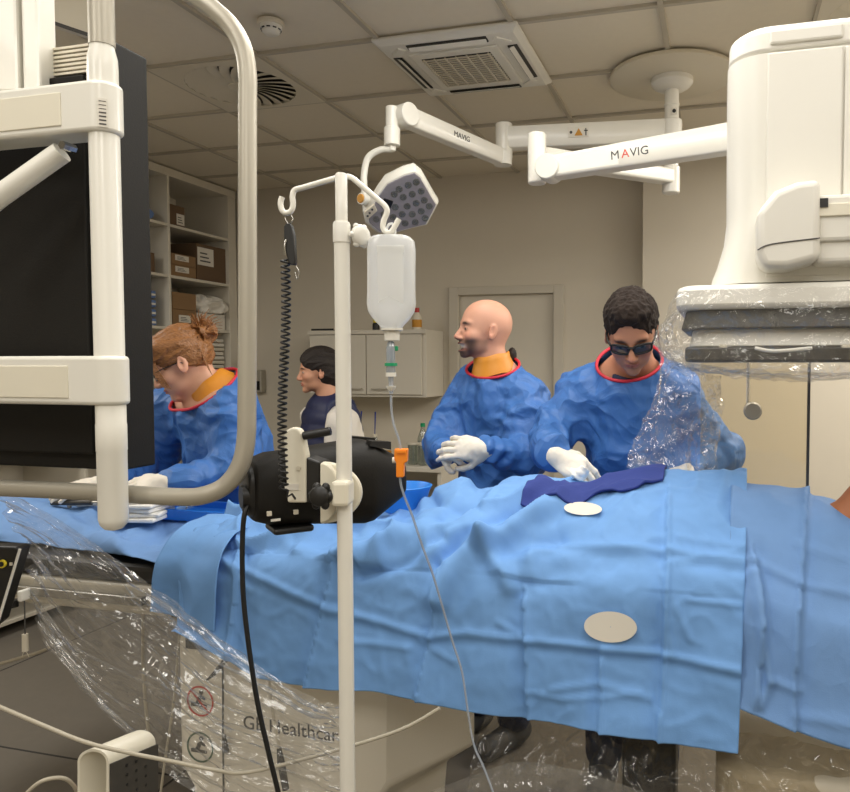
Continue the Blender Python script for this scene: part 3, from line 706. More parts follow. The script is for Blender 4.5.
slab('upper_housing', 283, 308, .0, 'white', .06, .012, -.002)
MB().tube([WY(755, 348, BY0 - .006), WY(775, 351, BY0 - .012), WY(812, 348, BY0 - .006)], .004, 10, smooth=6).build('cable_clip', 'white', t)
for px in (723, 846): MB().bb(WY(px - 4, 347.5, BY0 - .004), WY(px + 4, 344.5, BY0 + .01)).build('latch', 'offwhite', t, 0)
zt = zz(22, 1.70); prof = [(283, .075), (276, .078), (262, .088), (240, .1), (212, .106), (150, .104), (60, .1), (54, .1)]
tx0 = WY(728, 150, 1.72).x
rings = []
for y, ins in prof:
    f = ins - .106; x0 = tx0 + f * 1.15 if y > 150 else tx0 + f * .3; x1 = .35 - (x0 - .0)
    rings.append(ringD(x0, x1, 1.72 + f * .3, 2.10 - f * .3, zz(y, 1.72), .085, 8))
MB().loft(rings).build('lift_column', 'white', t, 35)
x0 = WY(730, 60, 1.72).x; x1 = .35 - x0
cap = MB(); cap.loft([ringD(x0 - .002, x1 + .002, 1.718, 2.102, zz(52.5, 1.72), .085, 8), ringD(x0, x1, 1.72, 2.1, zz(30, 1.72), .085, 8), ringD(x0 + .02, x1 - .02, 1.74, 2.08, zz(23.5, 1.72), .07, 8)]).build('top_cap', 'white', t, 40, bevel=.008, seg=3)
pa, pb = WY(767, 100, 1.72), WY(842, 100, 1.72)
MB().bb((pa.x, 1.709, zz(278, 1.72)), (pb.x, 1.73, zz(55.5, 1.72))).build('front_panel', 'white', t, 0, bevel=.004)
MB().bb((pb.x + .004, 1.713, zz(278, 1.72)), (pb.x + .045, 1.73, zz(55.5, 1.72))).build('front_panel', 'white', t, 0, bevel=.004)
MB().bb((pa.x + .004, 1.711, zz(47, 1.72)), (pb.x, 1.722, zz(33, 1.72))).build('handle_recess', 'white', t, 0, bevel=.005)
# carriage arm in front of the column
ca = []
Yc = 1.62
def cpx(x, y, Y=Yc): return WY(x, y, Y)
front = [cpx(757, 253), cpx(763, 268), cpx(788, 268), cpx(821, 259), cpx(821, 178), cpx(797, 181), cpx(775, 190), cpx(762, 206), cpx(757, 212)]
carr = MB(); carr.prism(front, (0, .11, 0)); carr.build('carriage', 'white', t, 40, bevel=.022, seg=4)
seam = [cpx(757.5, 250, Yc - .001), cpx(772, 244, Yc - .001), cpx(820, 238, Yc - .001)]
MB().tube(seam, .0014, 6, smooth=5).build('seam', 'ink', t)
a = cpx(818, 240); b = cpx(905, 190)
MB().bb((a.x, Yc + .02, a.z), (1.05, Yc + .1, b.z + .004)).build('carriage_arm', 'white', t, 0, bevel=.008)
MB().bb((a.x, Yc + .015, cpx(822, 215).z), (1.0, Yc + .022, cpx(822, 202).z)).build('guide_rail', 'cream', t, 0, bevel=.002)
MB().bb((a.x + .003, Yc + .012, cpx(822, 206).z), (a.x + .02, Yc + .021, cpx(822, 197).z)).build('stop', 'black', t, 0)
MB().bb((a.x, Yc + .03, cpx(822, 262).z), (1.02, Yc + .11, cpx(822, 236).z)).build('lower_cover', 'white', t, 0, bevel=.012, seg=3)
# C shaped gantry further right, outside the frame
g = thing('c_arm_gantry', 'white curved gantry carrying the detector beyond the right edge', 'medical imaging device', (1.3, 2.0, 0))
pts = []
for i in range(25):
    a = math.radians(-62 + 124 * i / 24); pts.append(Vector((.35 + .95 * math.cos(a), 1.9, 1.28 + .95 * math.sin(a) * .9)))
rg = []
for i, p in enumerate(pts):
    tn = (pts[min(i + 1, 24)] - pts[max(i - 1, 0)]).normalized(); nn = Vector((tn.z, 0, -tn.x))
    rg.append([p + nn * x * .07 + Vector((0, y * .1, 0)) for x, y in ((-1, -1), (1, -1), (1, 1), (-1, 1))])
MB().loft(rg).build('arc', 'white', g, 40, bevel=.015)
MB().bb((1.3, 1.6, 0), (2.0, 2.2, .12)).build('floor_base', 'white', g, 0, bevel=.03)
MB().bb((1.34, 1.68, .12), (1.8, 2.12, 1.5)).build('column', 'white', g, 0, bevel=.05, seg=4)
tb_ = MB(); tb_.loft([ringD(.0, .7, 1.66, 2.14, z, .1, 6) for z in (.16, .2, .55, .6)]); tb_.build('tube_housing', 'offwhite', g, 40, bevel=.03, seg=3)
MB().bb((.6, 1.78, .3), (.95, 2.02, .5)).build('tube_bracket', 'white', g, 0, bevel=.02)

# ------------------------------------------------------------------ monitor and its suspension, near left
MT = 1.30
md = Vector((-1, 0, 0))      # along the back of the monitor towards the left
mn = Vector((md.y, -md.x, 0)); mn = mn if mn.dot(F0) < 0 else -mn     # towards the viewer
c0 = W(118, 260, MT); ztop = W(119.5, 44, MT).z; zbot = W(119.5, 472, MT).z
dep = .080; wid = 1.22
t = thing('display_monitor', 'large black monitor seen from behind on a white suspension', 'monitor', c0 + md * .6 + Vector((0, 0, zbot - c0.z)))
Mm = frame(md, Z_)
def mloc(s_, d_, z): p = c0 + md * s_ - mn * d_; p.z = z; return p
bd = MB(); bd.prism([mloc(0, 0, zbot), mloc(wid, 0, zbot), mloc(wid, dep, zbot), mloc(0, dep, zbot)], (0, 0, ztop - zbot)); bd.build('casing', 'blackfab', t, 0, bevel=.004)
pz = W(70, 90, MT).z
bk = MB(); bk.prism([mloc(.05, -.018, zbot + .03), mloc(wid - .05, -.018, zbot + .03), mloc(wid - .05, 0, zbot + .03), mloc(.05, 0, zbot + .03)], (0, 0, ztop - zbot - .09)); bk.build('rear_cover', 'blackfab', t, 0, bevel=.003)
MB().prism([mloc(.06, -.0195, zbot + .27), mloc(.1, -.0195, zbot + .27), mloc(.1, -.018, zbot + .27), mloc(.06, -.018, zbot + .27)], (0, 0, .2)) and None
vt = MB()
for i in range(7): 
    z = ztop - .052 + i * .0075; vt.prism([mloc(.02, -.006, z), mloc(wid - .02, -.006, z), mloc(wid - .02, 0, z), mloc(.02, 0, z)], (0, 0, .0042))
vt.build('vent_grille', 'offwhite', t, 0)  # off-white puts the bright reflection on the vent into the slat colour
sc_ = MB(); sc_.prism([mloc(.015, dep, zbot + .015), mloc(wid - .015, dep, zbot + .015), mloc(wid - .015, dep + .002, zbot + .015), mloc(.015, dep + .002, zbot + .015)], (0, 0, ztop - zbot - .03)); sc_.build('screen', 'black', t, 0)
mp = MB(); mp.prism([mloc(.30, -.02, 1.42), mloc(.34, -.02, 1.42), mloc(.34, -.018, 1.42), mloc(.30, -.018, 1.42)], (0, 0, .4)); mp.build('mounting_plate', 'black', t, 0)
# suspension
PT = 1.20; pc_ = W(107, 250, PT); 
sp = thing('monitor_suspension', 'white ceiling suspension frame with round post and curved silver handrail', 'suspension', (pc_.x, pc_.y, ZC))
def pz_(y, x=107): return W(x, y, PT).z
pr = .0228
post = MB(); zb_ = pz_(533); post.lathe([(0, .004), (.003, pr * .6), (.01, pr * .88), (.02, pr), (pz_(452) - zb_, pr), (pz_(451) - zb_, pr + .0006), (pz_(425) - zb_, pr + .0006), (pz_(424) - zb_, pr), (pz_(72) - zb_, pr), (pz_(62) - zb_, pr * .97), (pz_(52) - zb_, pr * .8), (pz_(46) - zb_, pr * .78)], (pc_.x, pc_.y, zb_), (0, 0, 1), 36)
post.build('post', 'enamel', sp, 30)
bdv = md
def bracket(ya, yb_, nm):
    za, zb2 = pz_(yb_), pz_(ya); o = Vector((pc_.x, pc_.y, 0)); R = .0285; out = []
    n_ = 14
    for i in range(n_):
        a = -pi / 2 + pi * i / (n_ - 1); out.append(o - bdv * math.cos(a) * R + mn * -math.sin(a) * R)
    out += [o + bdv * 1.15 - mn * .0285, o + bdv * 1.15 + mn * .0285]
    b = MB().prism([Vector((p.x, p.y, za)) for p in out], (0, 0, zb2 - za)).build(nm, 'enamel', sp, 40, bevel=.006, seg=3)
    # shallow cover plate on the viewer side
    h = zb2 - za; c = MB(); c.prism([Vector((q.x, q.y, za + h * .14)) for q in (o + bdv * .055 + mn * .028, o + bdv * 1.1 + mn * .028, o + bdv * 1.1 + mn * .0305, o + bdv * .055 + mn * .0305)], (0, 0, h * .66)); c.build('cover_plate', 'cream', b, 0, bevel=.0015)
    return b
br = bracket(88, 137, 'bracket_arm'); bracket(356, 405, 'bracket_arm')
stk = Vector((pc_.x, pc_.y, pz_(120))) + (mn * .75 - bdv * .66).normalized() * .029
nn = (mn * .75 - bdv * .66).normalized()
MB().box(stk, (.014, .0012, .045), frame(Z_.cross(nn) * -1, nn)).build('rating_label', 'paper', br, 0)
tk = MB()
for k in range(7): tk.box(stk + nn * .0008 + Vector((0, 0, -.018 + .006 * k)), (.010, .0006, .0022 if k < 4 else .001), frame(Z_.cross(nn) * -1, nn))
tk.build('print', 'ink', br, 0)
for px, wpx in ((18.5, 20), (41, 17)):
    a = W(px, 97, 1.3); MB().box(Vector((a.x, a.y, (a.z + ZC) / 2)), (wpx * 1.3 / FP, .05, ZC - a.z), frame(R_, F0)).build('drop_beam', 'enamel', sp, 0, bevel=.005)
MB().tube([W(-60, 244, 1.21), W(0, 196, 1.21), W(62, 152, 1.21)], .017, 18).build('diagonal_brace', 'enamel', sp)
MB().lathe([(-.012, .007), (.012, .007)], W(68, 147, 1.19), mn, 6).build('bolt', 'steel', sp)
HT = 1.235
rail = [W(106, -120, 1.2), W(112, -95, 1.2), W(130, -70, 1.21), W(160, -38, 1.22), W(188, -10, HT), W(212, 8, HT), W(231, 26, HT), W(243, 48, HT), W(247.5, 75, HT), W(247.5, 110, HT), W(247.5, 200, HT), W(247.5, 300, HT), W(247, 400, HT), W(246, 440, HT), W(240, 466, HT), W(226, 485, HT), W(205, 495, HT), W(180, 497, HT + .01), W(120, 493.5, HT + .04), W(60, 490.5, HT + .075), W(0, 488, HT + .11), W(-60, 485.5, HT + .15)]
MB().tube(rail, .0152, 20, smooth=6).build('handrail', 'alu', sp, 60)
MB().tube([(pc_.x, pc_.y, pz_(50)), (pc_.x, pc_.y, pz_(-130))], .0195, 24).build('rail_upright', 'alu', sp)
MB().bb(W(-140, -150, 1.3) + Vector((0, 0, .2)), W(130, -150, 1.3) + Vector((.0, .12, .32))).build('ceiling_carriage', 'enamel', sp, 0, bevel=.01)
cz = Vector((pc_.x, pc_.y, ZC)); MB().tube([(pc_.x, pc_.y, pz_(-120)), cz], .03, 20).build('ceiling_tube', 'enamel', sp)
q0 = W(100, 0, 1.75)
ib = thing('ceiling_housing', 'white angular housing behind the top of the monitor', 'housing', q0)
MB().loft([[W(x, y, 1.9) for x, y in ((40, -60), (95, -60), (90, 36), (50, 22))], [W(x, y, 2.1) for x, y in ((40, -60), (100, -60), (92, 40), (46, 26))]]).build('shell', 'offwhite', ib, 0, bevel=.006)
MB().loft([[W(x, y, 1.89) for x, y in ((48, 23), (89, 37), (89, 33), (48, 19))], [W(x, y, 1.9) for x, y in ((48, 23), (89, 37), (89, 33), (48, 19))]]).build('seam', 'ink', ib, 0)
MB().tube([W(70, -58, 2), Vector((W(70, -58, 2).x, W(70, -58, 2).y, ZC))], .04, 16).build('drop_tube', 'enamel', ib)

# ------------------------------------------------------------------ IV pole
IT = 1.22; ip = W(343.5, 400, IT)
def iz(y): return W(343.5, y, IT).z
t = thing('infusion_pole', 'white infusion pole standing in front of the draped table', 'IV pole', (ip.x, ip.y, 0))
MB().lathe([(.07, .0128), (iz(226), .0128), (iz(225), .0128)], (ip.x, ip.y, 0), (0, 0, 1), 24).build('outer_tube', 'enamel', t)
MB().lathe([(iz(228), .0098), (iz(178), .0098), (iz(176), .008)], (ip.x, ip.y, 0), (0, 0, 1), 24).build('inner_tube', 'enamel', t)
MB().lathe([(iz(244), .0142), (iz(226), .0142), (iz(223.5), .0125)], (ip.x, ip.y, 0), (0, 0, 1), 24).build('clamp_sleeve', 'white', t)
kp = W(351, 236, IT); MB().tube([kp, W(358, 236, IT)], .0035, 10).build('knob_stem', 'steel', t)
kb = MB(); kc = W(359, 236, IT - .004); kdv = (R_ * .8 - F0 * .6)
kb.lathe([(-.004, .008), (.0, .017), (.006, .0185), (.01, .016), (.012, .008)], kc, kdv, 24)
for k in range(6):
    u, v = perp(kdv); a = 2 * pi * k / 6; kb.ball(kc + kdv * .003 + (u * math.cos(a) + v * math.sin(a)) * .0165, .0055, 8, 6)
kb.build('knob', 'white', t, 60)
def hk(pts, T): return [W(x, y, T) for x, y in pts]
hook = hk([(282, 197), (280.5, 203), (282, 210), (286, 213), (291, 211), (293, 205), (292.5, 196), (295, 190), (303, 187.5), (322, 182), (338, 177.5), (345, 176.5), (352, 178), (362, 186), (376, 198), (385, 206), (387, 212), (384, 220), (383, 227), (386, 232), (391, 232), (395, 226), (399, 219)], IT)
MB().tube(hook, .0047, 12, smooth=5).build('hook_bar', 'enamel', t, 60)
for k in range(5):
    a = 2 * pi * k / 5 + .3; d = Vector((math.cos(a), math.sin(a), 0)); o = Vector((ip.x, ip.y, 0))
    MB().tube([o + Z_ * .1, o + d * .12 + Z_ * .09, o + d * .27 + Z_ * .068], [.016, .012], 12, smooth=4).build('leg', 'enamel', t)
    cs = MB(); cs.lathe([(-.01, .024), (.01, .024)], o + d * .27 + Z_ * .0245, Vector((-d.y, d.x, 0)), 18).tube([o + d * .27 + Z_ * .04, o + d * .27 + Z_ * .07], .007, 8); cs.build('caster', 'rubber', t)
MB().lathe([(.06, .03), (.11, .03), (.13, .016)], (ip.x, ip.y, 0), (0, 0, 1), 24).build('hub', 'enamel', t)
# saline bottle
bz = W(391, 236, IT); t = thing('saline_bottle', 'translucent white saline bottle hanging upside down from the pole hook', 'bottle', W(391, 338, IT))
px2m = IT / FP
rs = []; n_ = 28
pf = [(236.5, 15), (237.5, 19), (241, 22.5), (250, 23.7), (270, 23.5), (290, 23.5), (304, 24), (312, 22.5), (320, 17), (325, 12), (329, 9.5), (331, 9)]
for y, hw in pf:
    c = W(391.5, y, IT); rr = []
    for j in range(n_):
        a = 2 * pi * j / n_; e = .62
        cx_ = math.copysign(abs(math.cos(a)) ** e, math.cos(a)); sy_ = math.copysign(abs(math.sin(a)) ** e, math.sin(a))
        rr.append(c + R_ * cx_ * hw * px2m + F0 * sy_ * min(hw, 13.5) * px2m)
    rs.append(rr)
MB().loft(rs).build('bottle_body', 'bottlepl', t, 60)
MB().box(W(393, 276, IT) - F0 * .0237, (25 * px2m, .0006, 56 * px2m), frame(R_, F0)).build('paper_label', 'bottlelabel', t, 0)
MB().box(W(393, 251, IT) - F0 * .0238, (27 * px2m, .0006, 7 * px2m), frame(R_, F0)).build('label_band', 'bottlelabel', t, 0)
ring = [W(391 + 5 * math.cos(a), 231 - 7 * math.sin(a), IT) for a in [2 * pi * k / 14 for k in range(15)]]
MB().tube([W(387, 238, IT), W(386.5, 230, IT), W(389, 224.5, IT), W(393, 224.5, IT), W(395, 230, IT), W(395, 238, IT)], .0022, 8, smooth=5).build('hanging_loop', 'bottlepl', t, 60)
capm = MB(); capm.lathe([(0, .0115), (.001, .0125), (.018, .0128)], W(392, 341, IT), (0, 0, 1), 24).lathe([(0.0175, .0185), (.021, .0185)], W(392, 341, IT), (0, 0, 1), 24); capm.build('cap', 'white', t)
# drip set
dt = thing('drip_set', 'clear drip chamber with green ring and long thin tube below the bottle', 'infusion set', W(391, 395, IT))
D = lambda y: W(391, y, IT)
MB().lathe([((341 - y) * -px2m * -1, r) for y, r in ()] or [(0, .003), (18 * px2m, .0045), (22 * px2m, .0075), (46 * px2m, .0075), (50 * px2m, .0045), (54 * px2m, .003)], D(394), (0, 0, 1), 18).build('drip_chamber', 'cleartube', dt)
MB().lathe([(0, .0065), (18 * px2m, .0065), (20 * px2m, .005)], D(362), (0, 0, 1), 18).build('spike_housing', 'cleartube', dt)
MB().lathe([(0, .0105), (3 * px2m, .0105)], D(366), (0, 0, 1), 22).build('drip_ring', 'greenp', dt)
MB().lathe([(0, .0086), (4 * px2m, .0086)], D(376.5), (0, 0, 1), 18).build('collar', 'white', dt)
MB().lathe([(0, .003), (3 * px2m, .0075), (5 * px2m, .0085)], D(391), (0, 0, 1), 18).build('lower_collar', 'white', dt)
MB().box(W(396, 348.5, IT), (.007, .007, .008), frame(R_, F0)).build('air_vent', 'greenp', dt, 0, bevel=.0015)
tub = [(391, 395, 1.22), (391.5, 410, 1.22), (394, 425, 1.22), (399, 440, 1.22), (401, 455, 1.22), (400, 478, 1.22), (404, 495, 1.24), (412, 515, 1.27), (422, 545, 1.3), (432, 572, 1.32), (442, 605, 1.34), (452, 640, 1.35), (462, 672, 1.35), (468, 712, 1.35), (474, 745, 1.34), (484, 768, 1.33), (494, 795, 1.32), (505, 830, 1.32), (520, 900, 1.3)]
MB().tube([W(*q) for q in tub], .0021, 8, smooth=5).build('tube', 'cleartube', dt, 60)
cl = MB(); cl.prism([W(x, y, IT - .006) for x, y in ((394, 449), (407.5, 449), (407, 462), (404, 463.5), (403.5, 477.5), (396, 477.5), (396, 463), (394, 460))], F0 * .014); clo = cl.build('roller_clamp', 'clampor', dt, 0, bevel=.0018)
MB().lathe([(-.004, .005), (.004, .005)], W(395, 460, IT), R_, 14).build('roller', 'white', clo)
MB().box(W(401, 452, IT - .008), (9 * px2m, .003, 2.2 * px2m), frame(R_, F0)).build('ridge', 'clampor', clo, 0)

# ------------------------------------------------------------------ black equipment head clamped to the pole
ET = 1.33
ax = (R_ * .83 + F0 * .53 + Z_ * .0).normalized(); side = (-F0 * .83 + R_ * .53).normalized(); eup = side.cross(ax) * 1
eup = eup if eup.z > 0 else -eup
o = W(290, 486, ET)
E = lambda a, s_, u: o + ax * (a * .69) + side * s_ + eup * u
t = thing('equipment_head', 'black barrel shaped device with cream plates clamped to the white pole', 'medical device', o - Vector((0, 0, .09)))
def ringE(a, r, n=24, sq=.25, ru=None):
    out = []
    for j in range(n):
        q = 2 * pi * j / n + pi / n; k = (abs(math.cos(q)) ** 3.2 + abs(math.sin(q)) ** 3.2) ** (-1 / 3.2)
        out.append(E(a, r * k * math.cos(q), (ru or r) * k * math.sin(q)))
    return out
MB().loft([ringE(-.105, .04), ringE(-.098, .054), ringE(-.06, .063), ringE(.0, .066), ringE(.10, .073), ringE(.185, .079), ringE(.203, .077), ringE(.30, .040), ringE(.31, .032)]).build('barrel', 'blackfab', t, 32, bevel=.003)
MB().loft([ringE(-.118, .036), ringE(-.114, .044), ringE(-.098, .046)]).build('rear_panel', 'black', t, 35, bevel=.003)
MB().box(E(-.01, .02, -.070), (.07, .07, .012), frame(ax, side)).build('foot', 'black', t, 0, bevel=.005)
for k in range(3): MB().box(E(.05 + .04 * k, .0, .0), (.004, .166, .166), frame(ax, side)) and None
rb = MB()
for s_ in (-1, 1): rb.loft([[E(.19, s_ * .05 - .012, .081), E(.19, s_ * .05 + .012, .08), E(.19, s_ * .05 + .012, .07), E(.19, s_ * .05 - .012, .07)], [E(.255, s_ * .04 - .008, .075), E(.255, s_ * .04 + .008, .075), E(.255, s_ * .04 + .008, .06), E(.255, s_ * .04 - .008, .06)]])
rb.build('ribs', 'black', t, 0)
# side plates: upright cream plate, clamp disc
pl = [(287, 503), (283, 437), (285.5, 430), (292, 427), (298, 428.5), (302, 434), (306, 455), (306, 503)]
EP = 1.245
def epl(x, y, T=EP): return W(x, y, T)
MB().prism([epl(*q) for q in pl], F0 * .014 + R_ * .004).build('upright_plate', 'cream', t, 0, bevel=.004, seg=3)
MB().lathe([(0, .004), (.002, .004)], epl(299, 468) - F0 * .001, -F0, 14).build('screw', 'offwhite', t)
MB().box(epl(292, 487) - F0 * .0008, (.024, .0012, .011), frame(R_, F0)).build('rating_label', 'paper', t, 0)
MB().tube([epl(303, 436), epl(331, 431)], .0075, 14).build('carry_handle', 'black', t, bevel=.002)
MB().loft([[epl(306, 457), epl(320, 462), epl(320, 503), epl(306, 503)], [q + F0 * .03 + R_ * .01 for q in (epl(306, 457), epl(320, 462), epl(320, 503), epl(306, 503))]]).build('bracket_block', 'black', t, 0, bevel=.003)
for T_, rx, ry, th_, nm in ((1.252, 41, 31, .012, 'yoke_disc'), (1.238, 19, 30, .016, 'yoke_plate')):
    dsc = [(320, 493 - ry)] + [(320.5 + rx * math.sin(a), 493 - ry * math.cos(a)) for a in [.06 + (pi - .12) * i / 22 for i in range(23)]] + [(320, 493 + ry)]
    MB().prism([epl(x, y, T_) for x, y in dsc], F0 * th_).build(nm, 'cream', t, 30, bevel=.003)
MB().box(W(343, 492, IT), (.029, .045, .042), frame(R_, F0)).build('pole_clamp', 'cream', t, 0, bevel=.006)
kb = MB(); kc = epl(321, 496, 1.205); kdv = (-F0 * .96 - R_ * .2 + Z_ * .1).normalized(); u, v = perp(kdv)
kb.lathe([(-.028, .008), (-.012, .009), (-.01, .016), (.008, .017), (.012, .013)], kc, kdv, 24)
for k in range(6): kb.ball(kc + (u * math.cos(k * pi / 3) + v * math.sin(k * pi / 3)) * .016, (.0072, .0072, .0085), 10, 7)
kb.build('tilt_knob', 'black', t, 60)
MB().lathe([(0, .026), (.008, .026), (.012, .022), (.03, .02)], E(-.086, .022, -.008), -ax, 22).build('socket', 'black', t)
for dx, dy, nm in ((-.075, -.034, 'switch'), (-.01, -.036, 'switch')):
    MB().box(E(dx, .0635, dy), (.008, .006, .008), frame(ax, side)).build(nm, 'offwhite', t, 0, bevel=.001)
tag(MB().box(E(-.06, .064, -.046), (.016, .003, .004), frame(ax, side)).build('socket_plate', 'white', t, 0))
# cable and coiled remote
cab = [(262, 497, 1.30), (252, 502, 1.27), (245, 512, 1.25), (242.5, 540, 1.25), (243, 590, 1.25), (248, 640, 1.25), (257, 700, 1.25), (268, 750, 1.25), (280, 800, 1.25), (295, 870, 1.25)]
tag(MB().tube([W(*q) for q in cab], .0042, 12, smooth=6).build('power_cable', 'rubber', None, 60), 'thick black cable hanging from the black device', 'cable')
rt = thing('remote_control', 'black hand remote with coiled cord hanging from the left pole hook', 'remote control', W(290, 265, IT))
MB().tube([W(288, 213, IT), W(285, 218, IT), W(289, 224, IT), W(293, 219, IT), W(289, 213, IT)], .001, 6, smooth=5).build('ring', 'steel', rt, 60)
rm = MB(); rm.loft([[W(x + dx, y, IT) + F0 * dy for dx, dy in ((-w_ * .7, -.006), (w_ * .7, -.006), (w_, 0), (w_ * .7, .006), (-w_ * .7, .006), (-w_, 0))] for x, y, w_ in ((289, 224, 2.5), (289, 227, 5), (290, 236, 6.2), (291, 250, 6), (293, 262, 4.5), (293.5, 265, 2.5))]); rm.build('handset', 'black', rt, 40, bevel=.001)
MB().tube([W(286, 240, IT - .006), W(284.5, 247, IT - .008), W(286, 256, IT - .004)], .0018, 8, smooth=5).build('lever', 'steel', rt, 60)
MB().tube([W(296, 266, IT), W(299, 272, IT), W(297, 279, IT), W(295, 272, IT)], .0008, 6, smooth=5).build('key_ring', 'steel', rt, 60)
hp = []; turns = 40; n_ = turns * 12
for i in range(n_ + 1):
    f = i / n_; a = 2 * pi * turns * f; x = 285 + (283 - 285) * f + 1.5 * math.sin(f * 7); y = 258 + (490 - 258) * f
    c = W(x, y, IT + .01 * f - .012 * f); hp.append(c + R_ * math.cos(a) * .0066 + F0 * math.sin(a) * .0066)
MB().tube([W(288, 252, IT)] + hp + [W(287, 497, IT - .002), W(292, 494, IT + .01), W(296, 500, IT + .03)], .0019, 6).build('coiled_cord', 'rubber', rt, 60)
# ------------------------------------------------------------------ operating table
TY0, TY1 = 1.68, 2.14
t = thing('operating_table', 'cream operating table with black mattress on a broad pedestal', 'operating table', (-.9, 1.9, 0))
MB().bb((-2.75, TY0, .80), (.95, TY1, .885)).build('tabletop', 'tablewhite', t, 0, bevel=.012, seg=3)
MB().bb((-2.73, TY0 - .002, .886), (.93, TY1, .945)).build('mattress', 'mattress', t, 0, bevel=.02, seg=3)
MB().bb((-2.7, TY0 - .03, .835), (.9, TY0 - .012, .86)).build('side_rail', 'steel', t, 0, bevel=.003)
pyF = 1.73
pL = WY(179, 700, pyF); pR = WY(345, 700, pyF); pRR = WY(412, 690, 2.0)
ped = MB()
def pring(z, dx):
    return [Vector((pL.x - dx, pyF, z)), Vector((pR.x + dx, pyF, z)), Vector((pR.x + .1 + dx, pyF + .05, z)), Vector((pR.x + .26 + dx * 2.2, 2.05, z)), Vector((pL.x - dx, 2.05, z))]
ped.loft([pring(.05, -.05), pring(.30, -.04), pring(.36, 0), pring(.80, 0)])
ped.build('pedestal', 'pedwhite', t, 30, bevel=.012, seg=3)
MB().bb((pL.x - .12, 1.62, 0), (pR.x + .5, 2.12, .06)).build('foot_plate', 'darkgrey', t, 0, bevel=.01)
MB().bb((pL.x + .03, pyF - .005, .70), (pR.x + .2, pyF + .2, .80)).build('bellows', 'darkgrey', t, 0)
# words on the pedestal
a = WY(243, 727, pyF); b = WY(338, 739, pyF)
text('lettering', 'GE Healthcare', .054, (a.x, pyF - .0012, WY(243, 728, pyF).z), (1, 0, 0), (0, 0, 1), 'ink', t)
def picto(px, py, ringm, bar):
    c = WY(px, py, pyF); c.y = pyF - .001; X = Vector((1, 0, 0)); r = .044
    p = MB(); n = 40
    p.loft([[c + X * math.cos(2 * pi * j / n) * q + Z_ * math.sin(2 * pi * j / n) * q - Vector((0, d, 0)) for j in range(n)] for q, d in ((r, 0), (r, .0012), (r - .005, .0012), (r - .005, 0))], caps=False)
    if bar: p.box(c - Vector((0, .0022, 0)), (r * 1.85, .0008, .005), Matrix.Rotation(pi / 4, 3, 'Y'))
    o = p.build('warning_sign', ringm, t, 0)
    f = MB()
    pts = [(-.03, -.016), (.022, -.016), (.022, -.008), (-.002, -.006), (.004, .008), (.016, .004), (.018, .01), (.004, .018), (-.008, .012), (-.014, -.004), (-.03, -.006)]
    f.prism([c + X * x + Z_ * z - Vector((0, .0004, 0)) for x, z in pts], (0, -.0008, 0)); f.lathe([(0, .007), (.0008, .007)], c + X * .004 + Z_ * .026 - Vector((0, .0004, 0)), (0, -1, 0), 16)
    f.build('figure', 'ink', o, 0)
picto(200.5, 701, 'red', True); picto(200.5, 747, 'green', False)

# ------------------------------------------------------------------ patient lying under the drapes
def patient():
    S = SDF((-1.75, 1.6, .92), (.9, 2.2, 1.36), .008)
    zb = .955
    for s_ in (-1, 1):
        y = 1.9 + s_ * .085
        S.cap((-.60, y, zb + .05), (-.82, y, zb + .025), .06, .046, .03); S.cap((-.82, y, zb + .025), (-1.1, y + s_ * .01, zb + .03), .046, .04); S.cap((-1.1, y + s_ * .01, zb + .03), (-1.46, y + s_ * .01, zb + .035), .044, .03)
        S.cap((-1.46, y + s_ * .01, zb + .025), (-1.48, y + s_ * .02, zb + .05), .028, .022)
        ya = 1.9 + s_ * .2
        S.cap((.16, ya - s_ * .05, zb + .08), (-.16, ya - s_ * .02, zb + .05), .042, .04); S.cap((-.16, ya - s_ * .02, zb + .05), (-.4, ya - s_ * .01, zb + .05), .04, .03)
        S.cap((-.42, ya - s_ * .01, zb + .05), (-.52, ya - s_ * .02, zb + .04), .03, .02)
    S.ell((-.55, 1.9, zb + .09), (.17, .17, .085), k=.06).ell((-.3, 1.9, zb + .11), (.25, .155, .10), k=.06).ell((.0, 1.9, zb + .125), (.26, .165, .115), k=.06)
    S.cap((.14, 1.79, zb + .10), (.14, 2.01, zb + .10), .07, k=.05)
    # raised far arm and shoulder that show at the right edge
    S.ell((.345, 1.85, 1.182), (.052, .06, .055), k=.03)
    S.cap((.2, 1.87, zb + .13), (.34, 1.85, 1.14), .055, k=.05)
    S.cap((.2, 1.9, zb + .11), (.52, 1.9, zb + .10), .055, k=.04)
    c = np.array((.60, 1.9, zb + .12))
    S.ell(c, (.115, .078, .098), k=.02); S.ell(c + (-.03, 0, .06), (.06, .055, .05), k=.02); S.cap(c + (-.02, 0, .09), c + (-.05, 0, .115), .008, .013, k=.012)
    for s_ in (-1, 1): S.ell(c + (.01, s_ * .08, .0), (.03, .009, .018), k=.008)
    V, F = S.mesh(); return mk('person', V, F, 'skintan', None, 180, fix=True)
pt = patient(); tag(pt, 'person lying under the light blue drapes, tan shoulder bare at the right edge', 'person')

